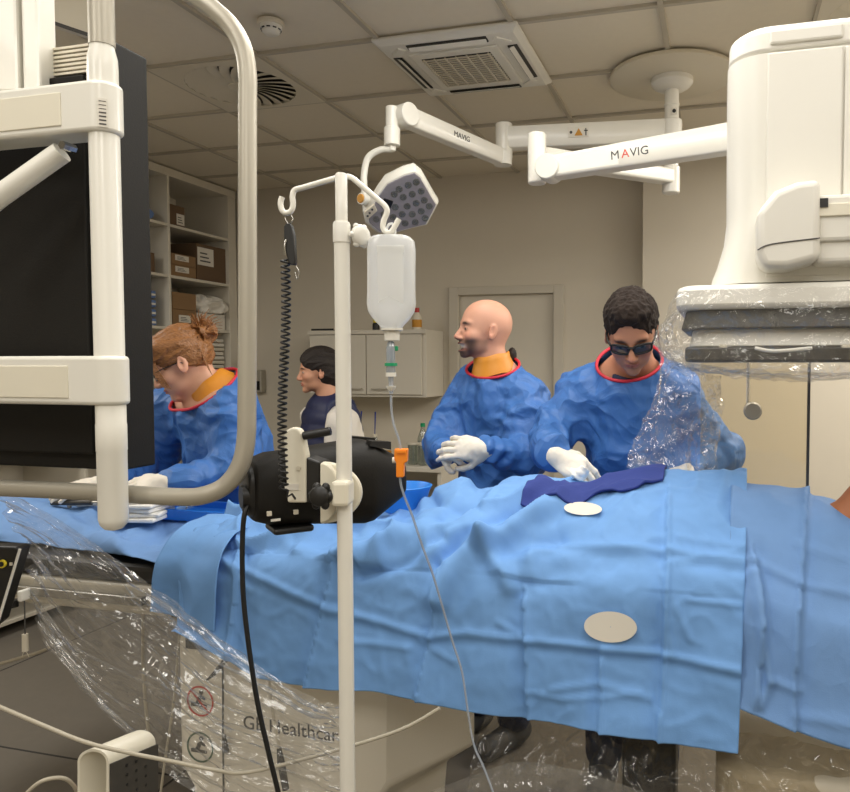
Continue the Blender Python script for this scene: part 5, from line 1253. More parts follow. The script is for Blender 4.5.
def gown(J, name, m, par, seed, hem=.42, sleeve=1.0, dropneck=.0, short=None, fl=1.0, nr=.078, tilt=.3, nh=.012, pipe=True, sr=.083):
    pts = [J[k] for k in ('shL', 'shR', 'elL', 'elR', 'wrL', 'wrR', 'hip', 'neck')]
    lo = Vector([min(p[i] for p in pts) for i in range(3)]) - Vector((.26, .26, 0)); hi = Vector([max(p[i] for p in pts) for i in range(3)]) + Vector((.26, .26, .2)); lo.z = hem - .04
    S = SDF(lo, hi, .008)
    n = J['neck']; hp = J['hip']; ax_ = (n - hp).normalized(); Rb = headframe(J['c'], ax_)
    S.cap(J['shL'], J['shR'], sr, k=.05); m_ = n * .74 + hp * .26
    S.ell(m_, (.135 * fl, .185 * fl, .20), Rb, .07); S.ell(n * .42 + hp * .58, (.135 * fl, .175 * fl, .21), Rb, .07)
    S.cap(n - ax_ * .05, n + ax_ * .03, nr * 1.16, nr, .05)
    S.cap(hp + Z_ * .05, Vector((hp.x, hp.y, hem + .19)), .145 * fl, .18 * fl, .06, sq=(J['l'], 1.22))
    for a in ('L', 'R'):
        if short: S.cap(J['sh' + a], Vector(J['sh' + a]).lerp(Vector(J['el' + a]), short), .082, .075, .05); continue
        S.cap(J['sh' + a], J['el' + a], .082 * sleeve, .072 * sleeve, .05); S.cap(J['el' + a], Vector(J['wr' + a]).lerp(Vector(J['el' + a]), .06), .074 * sleeve, .046, .035)
    V, F = S.mesh(); N = vnormals(V, F)
    if (N * (V - V.mean(0))).sum() < 0: N = -N
    # cloth folds: across the sleeves, down the body
    d = .024 * ridge(V, 3.6, seed, (1.3, 1.3, .5)) + .010 * nz(V, 4, seed + 2)
    cl_ = np.full(len(V), 9.0); tt = np.zeros(len(V))
    for a in ('L', 'R'):
        for p, q in ((J['sh' + a], J['el' + a]), (J['el' + a], J['wr' + a])):
            p = np.array(p); q = np.array(q); ba = q - p; L = np.linalg.norm(ba); t_ = ((V - p) @ ba) / (L * L); r = V - p - np.clip(t_, 0, 1)[:, None] * ba; dd = np.linalg.norm(r, axis=1)
            mm = dd < cl_; cl_ = np.where(mm, dd, cl_); tt = np.where(mm, t_ * L, tt)
    sl = np.clip((.13 - cl_) / .05, 0, 1) if not short else 0
    wob = nz(V, 7, seed + 6) * .05
    d += sl * .011 * (np.abs(np.sin((tt + wob * 1.6) * 44)) ** 1.5 * (.5 + .5 * np.clip(nz(V, 6, seed + 8) * 2.5 + .5, 0, 1)))
    d += .006 * ridge(V, 9, seed + 4)
    V = V + N * (d - .017)[:, None]
    # open neck and hem
    k = np.array(n); pn = np.array((Vector(ax_) + J['c'] * tilt).normalized()); cen = V[F].mean(1); q_ = cen - k; hh_ = q_ @ pn; rad = np.linalg.norm(q_ - hh_[:, None] * pn, axis=1)
    keep = ((hh_ < nh) | (rad > nr * 1.75)) & (cen[:, 2] > hem)
    F = F[keep]; used = np.unique(F); mp_ = np.full(len(V), -1); mp_[used] = np.arange(len(used)); V = V[used]; F = mp_[F]
    # neckline edge drawn level
    from collections import Counter
    E = Counter()
    for f_ in F:
        for i in range(4): E[tuple(sorted((int(f_[i]), int(f_[(i + 1) % 4]))))] += 1
    bd = [e for e, c_ in E.items() if c_ == 1]
    nb = {}
    for e in bd:
        if all(np.linalg.norm(V[i] - k) < nr * 2 for i in e):
            nb.setdefault(e[0], []).append(e[1]); nb.setdefault(e[1], []).append(e[0])
    if nb:
        ids = np.array(list(nb)); B_ = V[ids]; cc = B_.mean(0); e1 = np.cross(pn, (0, 0, 1.0)); e1 /= np.linalg.norm(e1); e2 = np.cross(pn, e1)
        a0 = np.arctan2((B_ - cc) @ e2, (B_ - cc) @ e1); r0 = np.hypot((B_ - cc) @ e2, (B_ - cc) @ e1); fz = lambda a: np.stack([np.ones_like(a), np.cos(a), np.sin(a), np.cos(2 * a), np.sin(2 * a)], -1)
        cf = np.linalg.lstsq(fz(a0), r0, rcond=None)[0]; cc = cc - pn * ((cc - k) @ pn - nh); ev = lambda a: cc + (fz(a) @ cf)[:, None] * (np.cos(a)[:, None] * e1 + np.sin(a)[:, None] * e2)
        V[ids] = ev(a0); ring_ = ev(np.linspace(0, 2 * pi, 49))
    o_ = mk(name, V, F, m, par, 180, fix=True)
    if pipe and nb:
        MB().tube([Vector(q) for q in ring_], .0055, 8, caps=False).build('neck_piping', 'trim', par, 60)
    return o_
def ringtube(c, ax_, fw, ra, rb, drop, r, name, m, par, z=0):
    c = Vector(c); ax_ = unit(ax_); fw = unit(Vector(fw) - ax_ * Vector(fw).dot(ax_)); l = ax_.cross(fw); P = []
    for k in range(41):
        a = 2 * pi * k / 40; P.append(c + fw * ra * math.cos(a) + l * rb * math.sin(a) + ax_ * (z - drop * math.cos(a)))
    return MB().tube(P, r, 10, caps=False).build(name, m, par, 60)
def collar(c, ax_, fw, name, m, par, h=.055, ra=.078, rb=.074, drop=.02, top=.9, fl=1.12):
    c = Vector(c); ax_ = unit(ax_); fw = unit(Vector(fw) - ax_ * Vector(fw).dot(ax_)); l = ax_.cross(fw); rings = []
    for z, s_ in ((-.04, fl), (-.012, (1 + fl) / 2), (h * .4, .97), (h, top), (h + .003, top - .05), (h * .4, .9), (-.03, .95)):
        rings.append([c + (fw * ra * math.cos(2 * pi * k / 36) + l * rb * math.sin(2 * pi * k / 36)) * s_ + ax_ * (z - drop * math.cos(2 * pi * k / 36) + .002 * math.sin(5 * 2 * pi * k / 36)) for k in range(36)])
    return MB().loft(rings, caps=False).build(name, m, par, 60)
def glove(par, wr, dirv, dors, thumb, curl, name='glove', tc=.5, s_=1.0, cuff=.07, spread=.12, m='glove', el=None):
    """wr wrist point, dirv finger direction, dors back of hand, thumb +1/-1 side, curl per finger in radians for each joint"""
    x = unit(dirv); z = unit(Vector(dors) - x * Vector(dors).dot(x)); y = z.cross(x) * thumb
    wr = Vector(wr); T = lambda a, b, c: wr + (x * a + y * b + z * c) * s_
    S = SDF(wr - Vector((.23, .23, .23)), wr + Vector((.23, .23, .23)), .0032)
    Rm = Matrix(((x.x, y.x, z.x), (x.y, y.y, z.y), (x.z, y.z, z.z)))
    S.cap(T(0, 0, 0), T(.04, 0, 0), .026 * s_, .028 * s_, .015)
    S.ell(T(.055, 0, -.002), (.052 * s_, .042 * s_, .018 * s_), Rm, .015); S.ell(T(.075, 0, .0), (.028 * s_, .042 * s_, .015 * s_), Rm, .012); S.ell(T(.03, .026, -.012), (.03 * s_, .018 * s_, .017 * s_), Rm, .012)
    root = [(.092, .031), (.097, .0105), (.093, -.0105), (.084, -.030)]; ln = [(.044, .026, .021), (.048, .030, .022), (.045, .028, .021), (.035, .021, .019)]; rd = [.0098, .0100, .0096, .0086]
    for i in range(4):
        p = T(root[i][0] - .012, root[i][1], 0); a = 0; sp = spread * (1.5 - i) / 1.5 * thumb
        q = T(root[i][0], root[i][1], .001); S.cap(p, q, rd[i] * 1.1 * s_, rd[i] * 1.08 * s_, .010); p = q
        cu = curl[i]
        for k in range(3):
            a += cu[k] if isinstance(cu, (tuple, list)) else cu
            dv = x * math.cos(a) * math.cos(sp * (1 if k >= 0 else 0)) + y * thumb * math.sin(sp) * math.cos(a) - z * math.sin(a)
            q = p + dv * ln[i][k] * s_; S.cap(p, q, rd[i] * (1.06 - .06 * k) * s_, rd[i] * (.98 - .07 * k) * s_, .004); p = q
    p = T(.022, .03, -.008); dv = unit(x * .62 + y * .62 - z * .45); q = p + dv * .040 * s_; S.cap(p, q, .0135 * s_, .0115 * s_, .012); p = q
    dv = unit(x * (.85 - .2 * tc) + y * (.45 - .6 * tc) - z * (.3 + .5 * tc)); q = p + dv * .030 * s_; S.cap(p, q, .0112 * s_, .0105 * s_, .004); p = q
    dv = unit(x * (.9 - .3 * tc) + y * (.2 - .6 * tc) - z * (.25 + .5 * tc)); q = p + dv * .024 * s_; S.cap(p, q, .0104 * s_, .0092 * s_, .004)
    if cuff:
        bd_ = unit(wr - Vector(el)) if el is not None else x
        c0 = wr - bd_ * cuff; S.cap(wr + bd_ * .012, c0, .030 * s_, .042 * s_, .015); S.cap(c0 - bd_ * .06, c0 - bd_ * .045, .08, k=.004, sub=True)
    V, F = S.mesh(); N = vnormals(V, F)
    if (N * (V - np.array(wr))).sum() < 0: N = -N
    V = V + N * (.0012 * ridge(V, 34, 2) - .0006)[:, None]
    return mk(name, V, F, m, par, 180, fix=True)
def trousers(J, par, m='trouser'):
    S = SDF(Vector(J['hip']) - Vector((.3, .3, 0)) - Z_ * (J['hip'].z - .05), Vector(J['hip']) + Vector((.3, .3, .12)), .012)
    for a in ('L', 'R'): S.cap(J['hi' + a], J['kn' + a], .098, .078, .04); S.cap(J['kn' + a], Vector(J['an' + a]) + Z_ * .03, .078, .066, .03)
    S.ell(J['hip'], (.14, .18, .13), headframe(J['c']), .05)
    V, F = S.mesh(); mk('trousers', V, F, m, par, 180, fix=True)
    for a in ('L', 'R'):
        f = Vector(J['an' + a]); f = Vector((f.x, f.y, .0)); S = SDF(f - Vector((.22, .22, .03)), f + Vector((.22, .22, .16)), .008)
        S.cap(f + Z_ * .052 - J['c'] * .035, f + J['c'] * .155 + Z_ * .045, .05, .044, .02); S.cap(f + Z_ * .05, f + Z_ * .1, .048, .046)
        V, F = S.mesh(); V[:, 2] = np.maximum(V[:, 2], .002); mk('shoe', V, F, 'shoe', par, 180, fix=True)
def make_person(J, hp, hR, skin, lab, regions, smile=False, female=False, s_=1.0, extra=None, browc=(66, 46, 34), lipc=(178, 98, 86)):
    pts = [J[k] for k in ('shL', 'shR', 'elL', 'elR', 'wrL', 'wrR', 'haL', 'haR', 'anL', 'anR')] + [Vector(hp)]
    lo = Vector([min(p[i] for p in pts) for i in range(3)]) - Vector((.22, .22, .0)); hi = Vector([max(p[i] for p in pts) for i in range(3)]) + Vector((.22, .22, .16)); lo.z = -.02
    S = SDF(lo, hi, .0044); body(S, J); T = head(S, hp, hR, smile, female, s_)
    S.cap(T(-.048, 0, -.14), Vector(J['neck']) - Z_ * .03, .054 * (.9 if female else 1), .056, .04)
    if extra: extra(S, T)
    V, F = S.mesh(); V[:, 2] = np.maximum(V[:, 2], .003)
    L = local(V, hp, hR, s_); x, y, z = L.T; inh = ((np.abs(x) < .2) & (np.abs(y) < .12) & (z > -.14)).astype(float)
    C = np.tile(np.array(lin(skin)[:3]), (len(V), 1)); ss = lambda v, a, b: (lambda t_: t_ * t_ * (3 - 2 * t_))(np.clip((v - a) / (b - a), 0, 1))
    def blend(rgb, w_):
        nonlocal C
        w_ = (np.clip(w_, 0, 1) * inh)[:, None]; C = C * (1 - w_) + np.array(lin(rgb)[:3]) * w_
    ay = np.abs(y); n_ = np.where(inh > 0, 0, 0) * 1.0
    blend((206, 118, 96), .35 * ss(x, .05, .08) * np.exp(-((ay - .045) / .02) ** 2 - ((z + .03) / .02) ** 2)); blend((206, 118, 96), .3 * np.exp(-(y / .014) ** 2 - ((z + .036) / .012) ** 2) * ss(x, .09, .1)); blend((206, 118, 96), .3 * ss(ay, .078, .088))
    blend(browc, ss(x, .055, .065) * np.clip(1.4 - np.abs(ay - .032) / .016, 0, 1) * np.exp(-((z - .020 + .15 * np.abs(ay - .030)) / (.0058 if not female else .0042)) ** 2) * 1.2)
    e_ = ((ay - .031) / .0135) ** 2 + ((z + .003) / (.0046 if smile else .0064)) ** 2
    blend((168, 134, 116) if smile else (206, 192, 180), (x > .064) * ss(-e_, -1.1, -.8)); blend((40, 28, 22), (x > .064) * ss(-(((ay - .033) / .0062) ** 2 + ((z + .003) / .0062) ** 2), -1.1, -.7)); blend((60, 40, 32), (x > .064) * .8 * np.exp(-((e_ - 1.05) / .28) ** 2) * ss(z, -.004, .003))
    if not smile:
        blend(lipc, ss(x, .074, .08) * ss(-ay, -.026, -.019) * np.exp(-((z + .0665) / .0085) ** 4) * .9)
        if not female: blend((120, 88, 72), .35 * ss(-z, .045, .07) * ss(x, .0, .04) * ss(z, -.125, -.105))
    else:
        zl = -.118 + .45 * np.maximum(0, .065 - x); zu = -.040 - .1 * np.maximum(0, x - .05)
        bw_ = ss(zu - z, -.008, .010) * ss(z - zl, -.006, .008) * ss(x, -.012, .01)
        blend((120, 92, 76), .62 * bw_); blend((66, 50, 40), .8 * bw_ * ss(x, .03, .062))
        mo = np.exp(-((z + .072) / .0135) ** 4 - (ay / .030) ** 4) * ss(x, .055, .065)
        blend(lipc, mo); te = ss(x, .05, .06) * np.exp(-((z + .0685) / .0085) ** 4 - (ay / .028) ** 4) * ss(-x, -.0965, -.093); blend((240, 234, 222), te)
        blend((60, 24, 22), ss(x, .04, .05) * np.exp(-((z + .080) / .005) ** 4 - (ay / .022) ** 4) * ss(-x, -.093, -.088))
    o = mk('person', V, F, 'face', None, 180, fix=True)
    at_ = o.data.color_attributes.new('tone', 'FLOAT_COLOR', 'POINT'); at_.data.foreach_set('color', np.concatenate([C, np.ones((len(C), 1))], 1).astype(np.float32).ravel())
    tag(o, lab, 'person'); return o, T

# --- bald bearded man, laughing towards the left
hp = W(483.5, 330, 2.78); hR = headframe(-R_ * .93 - F0 * .36 + Z_ * .06); ch = unit(-R_ * .62 - F0 * .78)
J = joints(W(496, 364, 2.82), W(527, 399, 2.74), W(468, 402, 2.97), W(527, 458, 2.62), W(441, 446, 2.86), W(487, 450, 2.50), W(447, 453, 2.66), W(460, 456, 2.44), W(458, 452, 2.5), Vector((W(494, 400, 2.9).x, W(494, 400, 2.9).y, .93)), ch)
m1, T = make_person(J, hp, hR, (210, 156, 130), 'laughing bald bearded man in blue gown with folded gloved hands', None, smile=True, s_=.965)
m1['label'] = 'person in blue gown, bald and bearded, laughing with gloved hands clasped'
gown(J, 'gown', 'gown', m1, 101, sleeve=1.05, nr=.077, tilt=.36, nh=-.004)
nk = J['neck']; nax = unit(Vector(hp) - nk + Z_ * .12)
collar(T(-.044, 0, -.128), T(-.028, 0, -.05) - T(-.052, 0, -.17), hR.col[0], 'thyroid_collar', 'orange', m1, h=.03, ra=.074, rb=.07, drop=.004, top=.96, fl=1.18)
MB().ball(nk + R_ * .062 + F0 * .03 + Z_ * .035, (.018, .02, .03), 12, 8).build('collar_tie', 'hairblack', m1, 60)
CF = [(.9, 1.0, .5)] * 4
glove(m1, J['wrL'], -R_ * .97 - F0 * .1 + Z_ * .12, -F0 * .9 + Z_ * .35, 1, [(.25, .5, .4), (.35, .6, .45), (.45, .6, .5), (.55, .6, .5)], tc=.3, el=J['elL'], cuff=.06, spread=.16)
glove(m1, J['wrR'], R_ * .25 - F0 * .75 + Z_ * .22, -R_ * .8 + Z_ * .5, -1, [(.5, .7, .5), (.6, .8, .5), (.7, .8, .5), (.8, .8, .5)], tc=.2, el=J['elR'], cuff=.05)
trousers(J, m1)

# --- man with dark glasses, head bowed
hp = W(631.5, 332, 2.30); hR = headframe(-F0 * .83 - R_ * .12 - Z_ * .56, roll=.05); ch = unit(-F0 * .97 - R_ * .2)
J = joints(W(630, 359, 2.45), W(676, 394, 2.48), W(580, 393, 2.54), W(716, 452, 2.52), W(550, 440, 2.46), W(690, 472, 2.42), W(554, 454, 2.24), W(668, 474, 2.36), W(574, 470, 2.18), Vector((W(634, 400, 2.56).x, W(634, 400, 2.56).y, .95)), ch)
m2, T = make_person(J, hp, hR, (194, 138, 110), 'person in blue gown with short dark hair and black glasses, head bowed', None)
gown(J, 'gown', 'gown', m2, 201, sleeve=1.08, nr=.078, tilt=.5, nh=.0)
nk = J['neck']
collar(nk - Z_ * .025, Z_, -F0, 'scrub_collar', 'trouser', m2, h=.02, ra=.07, rb=.07, drop=.03)
def hairshell(par, P, Rm, m, prims, carve, h=.004, disp=None, name='hair', s_=1.0):
    P = Vector(P); S = SDF(P - Vector((.2, .2, .2)), P + Vector((.2, .2, .2)), h); T = lambda c: P + Rm @ Vector(c) * s_
    for c, r, k in prims: S.ell(T(c), [q * s_ for q in r], Rm, k)
    for c, r in carve: S.ell(T(c), [q * s_ for q in r], Rm, .018, True)
    V, F = S.mesh(); N = vnormals(V, F); L = local(V, P, Rm, s_)
    if (N * (V - V.mean(0))).sum() < 0: N = -N
    if disp is not None: V = V + N * disp(L)[:, None]
    return mk(name, V, F, m, par, 180, fix=True)
hairshell(m2, hp, hR, 'hairdark', [((-.018, 0, .048), (.103, .083, .084), .02), ((-.04, 0, .01), (.076, .080, .075), .02), ((.03, 0, .095), (.06, .06, .034), .02)], [((.115, 0, -.012), (.062, .085, .095)), ((.03, .085, -.05), (.06, .03, .062)), ((.03, -.085, -.05), (.06, .03, .062)), ((-.06, 0, -.12), (.12, .1, .085))], disp=lambda L: .005 * ridge(L, 60, 5, (1, 1, .6)) + .004 * nz(L, 45, 7))
def glasses(par, T, m='black', wd=.067, tk=.0035, lensm='black', ht=.034, thick=True):
    f = MB()
    for q in (-1, 1):
        P = []
        for k in range(21):
            a = 2 * pi * k / 20; cx_ = math.copysign(abs(math.cos(a)) ** .6, math.cos(a)); sy_ = math.copysign(abs(math.sin(a)) ** .6, math.sin(a)); yy = q * .034 + cx_ * .028; P.append(T(.098 - 5.2 * yy * yy, yy, -.006 + sy_ * ht / 2))
        f.tube(P, tk, 8, caps=False)
        f.tube([T(.080, q * .063, .004), T(.05, q * .073, .004), T(-.005, q * .079, .0), T(-.02, q * .081, -.012)], tk, 8)
        LP = [T(.0985 - 5.2 * (q * .034 + c * .026) ** 2, q * .034 + c * .026, -.006 + s2 * ht * .46) for c, s2 in [(math.copysign(abs(math.cos(2 * pi * k / 20)) ** .6, math.cos(2 * pi * k / 20)), math.copysign(abs(math.sin(2 * pi * k / 20)) ** .6, math.sin(2 * pi * k / 20))) for k in range(20)]]
        if lensm: MB().add(LP, [tuple(range(20))]).build('lens', lensm, G_)
    f.tube([T(.098, -.008, .001), T(.1, 0, .003), T(.098, .008, .001)], tk, 8)
    return f
G_ = None
def put_glasses(par, T, m='black', lensm='darkglass', tk=.0045, ht=.036):
    global G_
    e = bpy.data.objects.new('glasses', None); COL.objects.link(e); e.parent = par; e['_o'] = list(par['_o']); G_ = e
    glasses(par, T, m, tk=tk, lensm=lensm, ht=ht).build('frame', m, e, 60)
M['darkglass'] = clear_mat('tinted_lens', tint=(140, 132, 130), haze=.05, gloss=.1, rough=.05, bump=0, hazecol=(60, 56, 56))
M['clearlens'] = clear_mat('clear_lens', tint=(240, 240, 240), haze=.02, gloss=.06, rough=.05, bump=0)
put_glasses(m2, T, tk=.0038, ht=.030)
glove(m2, J['wrR'], R_ * .72 - F0 * .45 - Z_ * .4, -F0 * .75 + Z_ * .62, 1, [(.6, .55, .4), (.7, .6, .4), (.8, .6, .4), (.9, .6, .4)], tc=.5, el=J['elR'], cuff=.055)
glove(m2, J['wrL'], -R_ * .85 - F0 * .3 - Z_ * .2, Z_ * .8 - F0 * .5, -1, [(.3, .4, .3)] * 4, tc=.4, el=J['elL'], cuff=.05)
trousers(J, m2)
gz = lump('gauze_swab', W(579, 473, 2.09), (.026, .022, .02), 'gauze', .5, 30, 8); tag(gz, 'white gauze swab held in the gloved hand above the navy cloth', 'gauze')

# --- woman with ginger bun at the left, looking down
hp = W(181, 363, 2.552); hR = headframe(-R_ * .86 - F0 * .26 - Z_ * .48); ch = unit(-R_ * .75 - F0 * .6)
J = joints(W(204, 388, 2.60), W(228, 408, 2.508), W(176, 410, 2.772), W(236, 468, 2.464), W(150, 462, 2.750), W(172, 482, 2.343), W(112, 482, 2.486), W(140, 483, 2.288), W(90, 484, 2.420), Vector((W(252, 430, 2.750).x, W(252, 430, 2.750).y, .92)), ch)
m3, T = make_person(J, hp, hR, (218, 166, 138), 'person in blue gown with ginger hair bun and glasses, looking down beside the monitor', None, female=True, s_=.99)
gown(J, 'gown', 'gown', m3, 301, sleeve=1.1, nr=.104, tilt=.42, nh=.0)
nk = J['neck']
collar(T(-.046, 0, -.135), T(-.028, 0, -.05) - T(-.052, 0, -.17), hR.col[0], 'thyroid_collar', 'orange', m3, h=.035, ra=.086, rb=.08, drop=.006, top=.86, fl=1.3)
hz_ = hairshell(m3, hp, hR, 'hairginger', [((-.014, 0, .042), (.103, .083, .087), .02), ((-.045, 0, .0), (.066, .070, .055), .03), ((.04, .03, .07), (.05, .05, .035), .02), ((.05, -.03, .065), (.05, .045, .04), .02)], [((.12, 0, -.02), (.062, .082, .078)), ((.035, .09, -.058), (.075, .04, .062)), ((.035, -.09, -.058), (.075, .04, .062)), ((-.03, 0, -.14), (.1, .1, .07))], disp=lambda L: .006 * ridge(L, 26, 5, (.35, 1.2, 1.4)) + .002 * ridge(L, 70, 6, (.3, 1, 1.3)), s_=.99)
bn = lump('hair_bun', T(-.116, .005, .062), (.042, .038, .042), 'hairginger', .5, 34, 11, parent=m3)
wisps = MB(); rr_ = random.Random(5)
for k in range(46):
    a = rr_.uniform(0, 2 * pi); b = rr_.uniform(-.4, 1.3); d = Vector((-math.cos(a) * .5 - .25, math.sin(a) * .7, b)).normalized(); p = Vector((-.116, .005, .062)) + d * .032
    e = p + d * rr_.uniform(.03, .055) + Vector((-.008, 0, rr_.uniform(-.02, .006))); wisps.tube([T(*p), T(*((p + e) / 2 + Vector((0, 0, .008)))), T(*e)], [.0022, .0016, .0006], 5)
for k in range(16):
    q = k / 15; wisps.tube([T(-.1, .045 + .01 * q, .05), T(-.085, .068, .01 - .02 * q), T(-.075, .07 - .01 * q, -.06 - .03 * q)], [.002, .002, .0006], 5)
for k in range(14):
    q = k / 13; s2 = 1 if k % 2 else -1; wisps.tube([T(.07 - .02 * q, s2 * .045, .085), T(.088 - .02 * q, s2 * (.06 + .006 * q), .02), T(.082 - .02 * q, s2 * (.064 + .004 * q), -.05 - .02 * q)], [.003, .003, .001], 5)
wisps.build('hair_wisps', 'hairginger', m3, 60)
put_glasses(m3, T, lensm='clearlens', tk=.0018, ht=.03)
glove(m3, J['wrL'], -R_ * .97 - F0 * .2 - Z_ * .02, -F0 * .45 + Z_ * .85, 1, [(.15, .2, .15), (.2, .25, .2), (.25, .25, .2), (.3, .3, .2)], tc=.2, el=J['elL'], cuff=.06)
glove(m3, J['wrR'], -R_ * .9 - F0 * .35 - Z_ * .1, -F0 * .3 + Z_ * .9, -1, [(.2, .3, .2)] * 4, tc=.2, el=J['elR'], cuff=.06)
trousers(J, m3)

# --- woman in navy vest in the background
hp = W(318, 371, 3.80); hR = headframe(-R_ * .93 - F0 * .36 - Z_ * .06); ch = unit(-R_ * .8 - F0 * .6)
c0 = W(330, 405, 3.86)
l_ = Z_.cross(ch); sh = c0 - Z_ * .075
J = joints(c0 - Z_ * .02, sh + l_ * .155, sh - l_ * .155, sh + l_ * .2 - Z_ * .28, sh - l_ * .2 - Z_ * .28, sh + l_ * .19 - Z_ * .48 + ch * .12, sh - l_ * .19 - Z_ * .48 + ch * .12, sh + l_ * .18 - Z_ * .56 + ch * .15, sh - l_ * .18 - Z_ * .56 + ch * .15, Vector((c0.x + .03, c0.y, .88)), ch, .08)
m4, T = make_person(J, hp, hR, (206, 152, 122), 'person in navy vest and white sleeves with dark tied hair, standing behind the white pole', None, female=True, s_=.95)
gown(J, 'shirt', 'tee', m4, 401, hem=.9, short=.62, fl=.78, sr=.07, nr=.06, pipe=False)
S = None
def vest(J, par):
    n = J['neck']; hp_ = J['hip']; lo = Vector((min(J['shL'].x, J['shR'].x), min(J['shL'].y, J['shR'].y), .84)) - Vector((.2, .2, 0)); hi = Vector((max(J['shL'].x, J['shR'].x), max(J['shL'].y, J['shR'].y), n.z)) + Vector((.2, .2, .2)); S = SDF(lo, hi, .008)
    ax_ = (n - hp_).normalized(); Rb = headframe(J['c'], ax_); S.cap(Vector(J['shL']).lerp(Vector(J['shR']), .14), Vector(J['shR']).lerp(Vector(J['shL']), .14), .088, k=.05)
    S.ell(n * .72 + hp_ * .28, (.145, .175, .22), Rb, .06); S.ell(n * .35 + hp_ * .65, (.145, .175, .24), Rb, .06); S.cap(n - ax_ * .03, n + ax_ * .065, .085, .072, .03)
    for a, q in (('L', 1), ('R', -1)): S.cap(Vector(J['sh' + a]) + J['l'] * q * .05 + Z_ * .06, Vector(J['el' + a]) + J['l'] * q * .05, .085, k=.02, sub=True)
    S.cap(n + ax_ * .03, n + ax_ * .16, .06, .08, .01, sub=True)
    V, F = S.mesh(); N = vnormals(V, F); N = N if (N * (V - V.mean(0))).sum() > 0 else -N
    V = V + N * (.006 * np.abs(np.sin(V[:, 2] * 42)) + .004 * nz(V, 9, 3))[:, None]
    return mk('vest', V, F, 'navyvest', par, 180, fix=True)
vest(J, m4)
hairshell(m4, hp, hR, 'hairblack', [((-.016, 0, .044), (.108, .086, .090), .02), ((-.045, 0, -.01), (.078, .080, .085), .03), ((-.1, 0, -.06), (.035, .04, .05), .03)], [((.125, 0, -.03), (.066, .09, .105)), ((.055, .09, -.055), (.07, .045, .075)), ((.055, -.09, -.055), (.07, .045, .075)), ((.0, 0, -.15), (.1, .1, .07))], disp=lambda L: .005 * ridge(L, 22, 5, (.4, 1.2, 1.4)), s_=.95)
trousers(J, m4)
# ------------------------------------------------------------------ clear plastic covers
def sheet(name, label, rows, m, nu=60, nv=60, amp=.02, seed=0, sc=6, st=(1, 1, 1), solid=0, pst=None):
    # rows: list of rows of (px,py,depth); interpolated both ways
    G = [[W(*q) for q in r] for r in rows]
    G = [smoothpath(r, 10) for r in G]; n = len(G[0]); C = [smoothpath([r[j] for r in G], 10) for j in range(n)]
    A = np.array([[tuple(p) for p in c] for c in C])     # n x k x 3
    def up(A, n_, ax):
        x = np.linspace(0, 1, A.shape[ax]); xn = np.linspace(0, 1, n_)
        return np.apply_along_axis(lambda y: np.interp(xn, x, y), ax, A)
    A = up(up(A, nu + 1, 0), nv + 1, 1)
    V = A.reshape(-1, 3); idx = np.arange(len(V)).reshape(nu + 1, nv + 1)
    F = np.stack([idx[:-1, :-1], idx[1:, :-1], idx[1:, 1:], idx[:-1, 1:]], -1).reshape(-1, 4)
    if pst:
        g_ = np.meshgrid(np.linspace(0, 1, nu + 1), np.linspace(0, 1, nv + 1), indexing='ij'); PP = np.stack([g_[0] * pst[0], g_[1] * pst[1], 0 * g_[0]], -1).reshape(-1, 3)
        V = V + orient(V, F) * (amp * (1.2 * ridge(PP, 1, seed) + .8 * ridge(PP, 2.3, seed + 9)) * .8)[:, None]; amp *= .35
    N = orient(V, F); V = V + N * (amp * (nz(V, sc, seed, st) + .7 * ridge(V, sc * 1.7, seed + 3, st) - .3 + .3 * ridge(V, sc * 4, seed + 5)))[:, None]
    return tag(mk(name, V, F, m, None, 40 if solid else 180), label, 'plastic cover')
# left: from the table end down across the pedestal
sheet('plastic_cover', 'clear plastic sheet hanging from the table end across the pedestal with the lettering',
      [[(5, 492, 1.80), (60, 520, 1.78), (120, 562, 1.74), (165, 595, 1.66), (225, 640, 1.60), (300, 690, 1.57), (332, 702, 1.56), (345, 705, 1.56)],
       [(30, 540, 1.80), (80, 590, 1.74), (130, 620, 1.68), (170, 650, 1.63), (230, 690, 1.60), (300, 725, 1.58), (333, 738, 1.57), (346, 742, 1.57)],
       [(42, 600, 1.78), (90, 660, 1.72), (135, 690, 1.66), (175, 710, 1.62), (235, 745, 1.60), (305, 770, 1.58), (334, 778, 1.57), (347, 782, 1.57)],
       [(60, 640, 1.77), (105, 700, 1.71), (150, 745, 1.66), (200, 785, 1.62), (260, 812, 1.60), (310, 822, 1.58), (336, 828, 1.57), (348, 830, 1.57)]], 'plastic', 120, 110, .020, 61, 6, (1.2, 1, .5), pst=(1.6, 9))
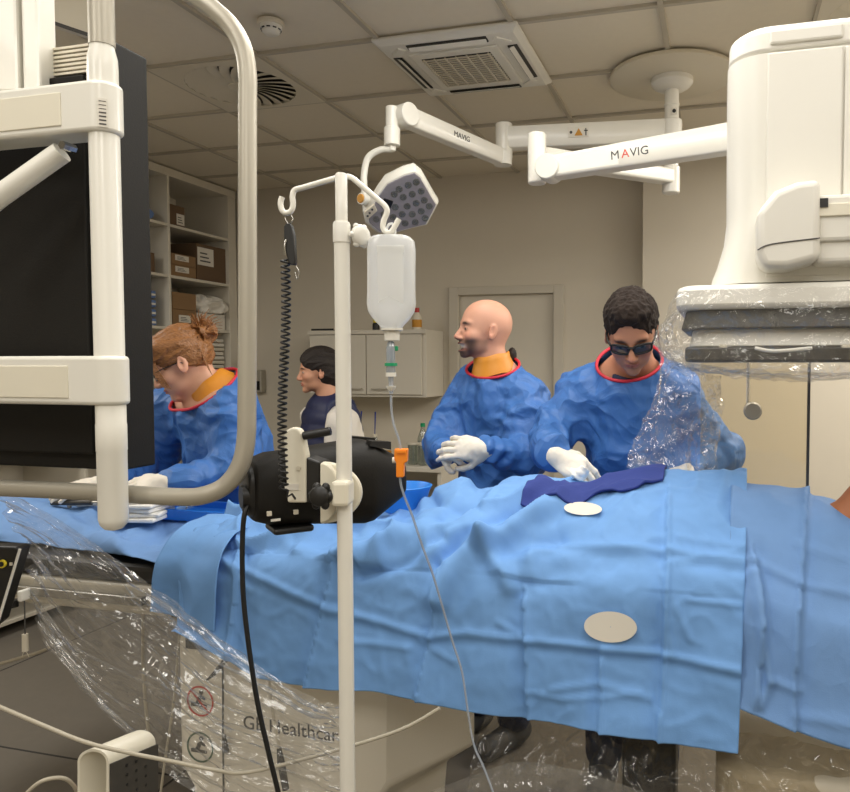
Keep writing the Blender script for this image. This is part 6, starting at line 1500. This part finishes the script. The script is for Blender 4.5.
# bag pulled over the detector
bx = []
def bag():
    S = SDF((-.16, 1.56, 1.42), (.52, 2.25, 1.74), .010)
    S.ell((.175, 1.905, 1.59), (.30, .29, .10), k=.03); S.cap((-.06, 1.64, 1.62), (.41, 1.64, 1.62), .05, k=.05); S.cap((-.09, 1.66, 1.55), (-.09, 2.1, 1.58), .05, k=.05); S.cap((-.06, 1.66, 1.515), (.44, 1.66, 1.51), .035, k=.05)
    S.cap((.44, 1.66, 1.56), (.44, 2.1, 1.58), .05, k=.05); S.ell((.175, 1.9, 1.52), (.27, .25, .045), k=.05)
    V, F = S.mesh(); N = vnormals(V, F)
    if (N * (V - V.mean(0))).sum() < 0: N = -N
    V = V + N * (.010 * ridge(V, 9, 71) + .006 * ridge(V, 22, 72) + .006 * nz(V, 7, 73) - .004)[:, None]
    keep = V[F].mean(1)[:, 2] < 1.66
    F = F[keep]; used = np.unique(F); mp_ = np.full(len(V), -1); mp_[used] = np.arange(len(used)); return V[used], mp_[F]
V, F = bag(); tag(mk('plastic_bag', V, F, 'plastic2', None, 60, fix=True), 'crinkled clear plastic bag pulled over the bottom of the white detector', 'plastic cover')
# curtain hanging from the bag towards the gloved man
sheet('plastic_curtain', 'crinkled clear plastic curtain hanging from the detector bag before the man in glasses',
      [[(668, 318, 1.95), (676, 340, 1.93), (690, 362, 1.92), (704, 374, 1.92), (722, 376, 1.94)],
       [(656, 380, 2.02), (672, 385, 1.97), (688, 392, 1.95), (704, 396, 1.96), (720, 400, 1.99)],
       [(640, 425, 2.05), (662, 430, 1.99), (684, 435, 1.97), (700, 438, 1.98), (718, 442, 2.01)],
       [(624, 466, 2.06), (650, 474, 2.0), (678, 474, 1.98), (698, 476, 1.99), (716, 474, 2.02)]], 'plastic4', 90, 110, .016, 81, 12, (1.6, 1.2, .5))
# low sheets at the bottom right
sheet('plastic_cover', 'shiny clear plastic sheet bunched over the floor below the large drape at the right',
      [[(500, 700, 1.82), (570, 715, 1.78), (640, 735, 1.74), (700, 742, 1.70), (760, 735, 1.66), (860, 755, 1.62)],
       [(480, 740, 1.76), (560, 750, 1.72), (640, 760, 1.68), (700, 768, 1.65), (770, 770, 1.62), (870, 790, 1.60)],
       [(470, 790, 1.70), (550, 795, 1.66), (640, 800, 1.63), (710, 805, 1.60), (780, 810, 1.58), (880, 830, 1.56)],
       [(460, 850, 1.65), (550, 850, 1.63), (640, 850, 1.60), (710, 850, 1.57), (780, 850, 1.55), (880, 860, 1.54)]], 'plastic3', 130, 60, .024, 91, 5, (1.4, 1, .7), pst=(7, 1.6))
sheet('plastic_cover', 'hump of clear plastic at the bottom edge in front of the thin infusion tube',
      [[(430, 792, 1.52), (470, 776, 1.5), (515, 763, 1.48), (570, 768, 1.47), (620, 784, 1.46), (660, 798, 1.45)],
       [(420, 840, 1.5), (470, 830, 1.48), (515, 825, 1.46), (570, 825, 1.45), (620, 835, 1.44), (660, 840, 1.43)]], 'plastic', 50, 24, .012, 95, 9)
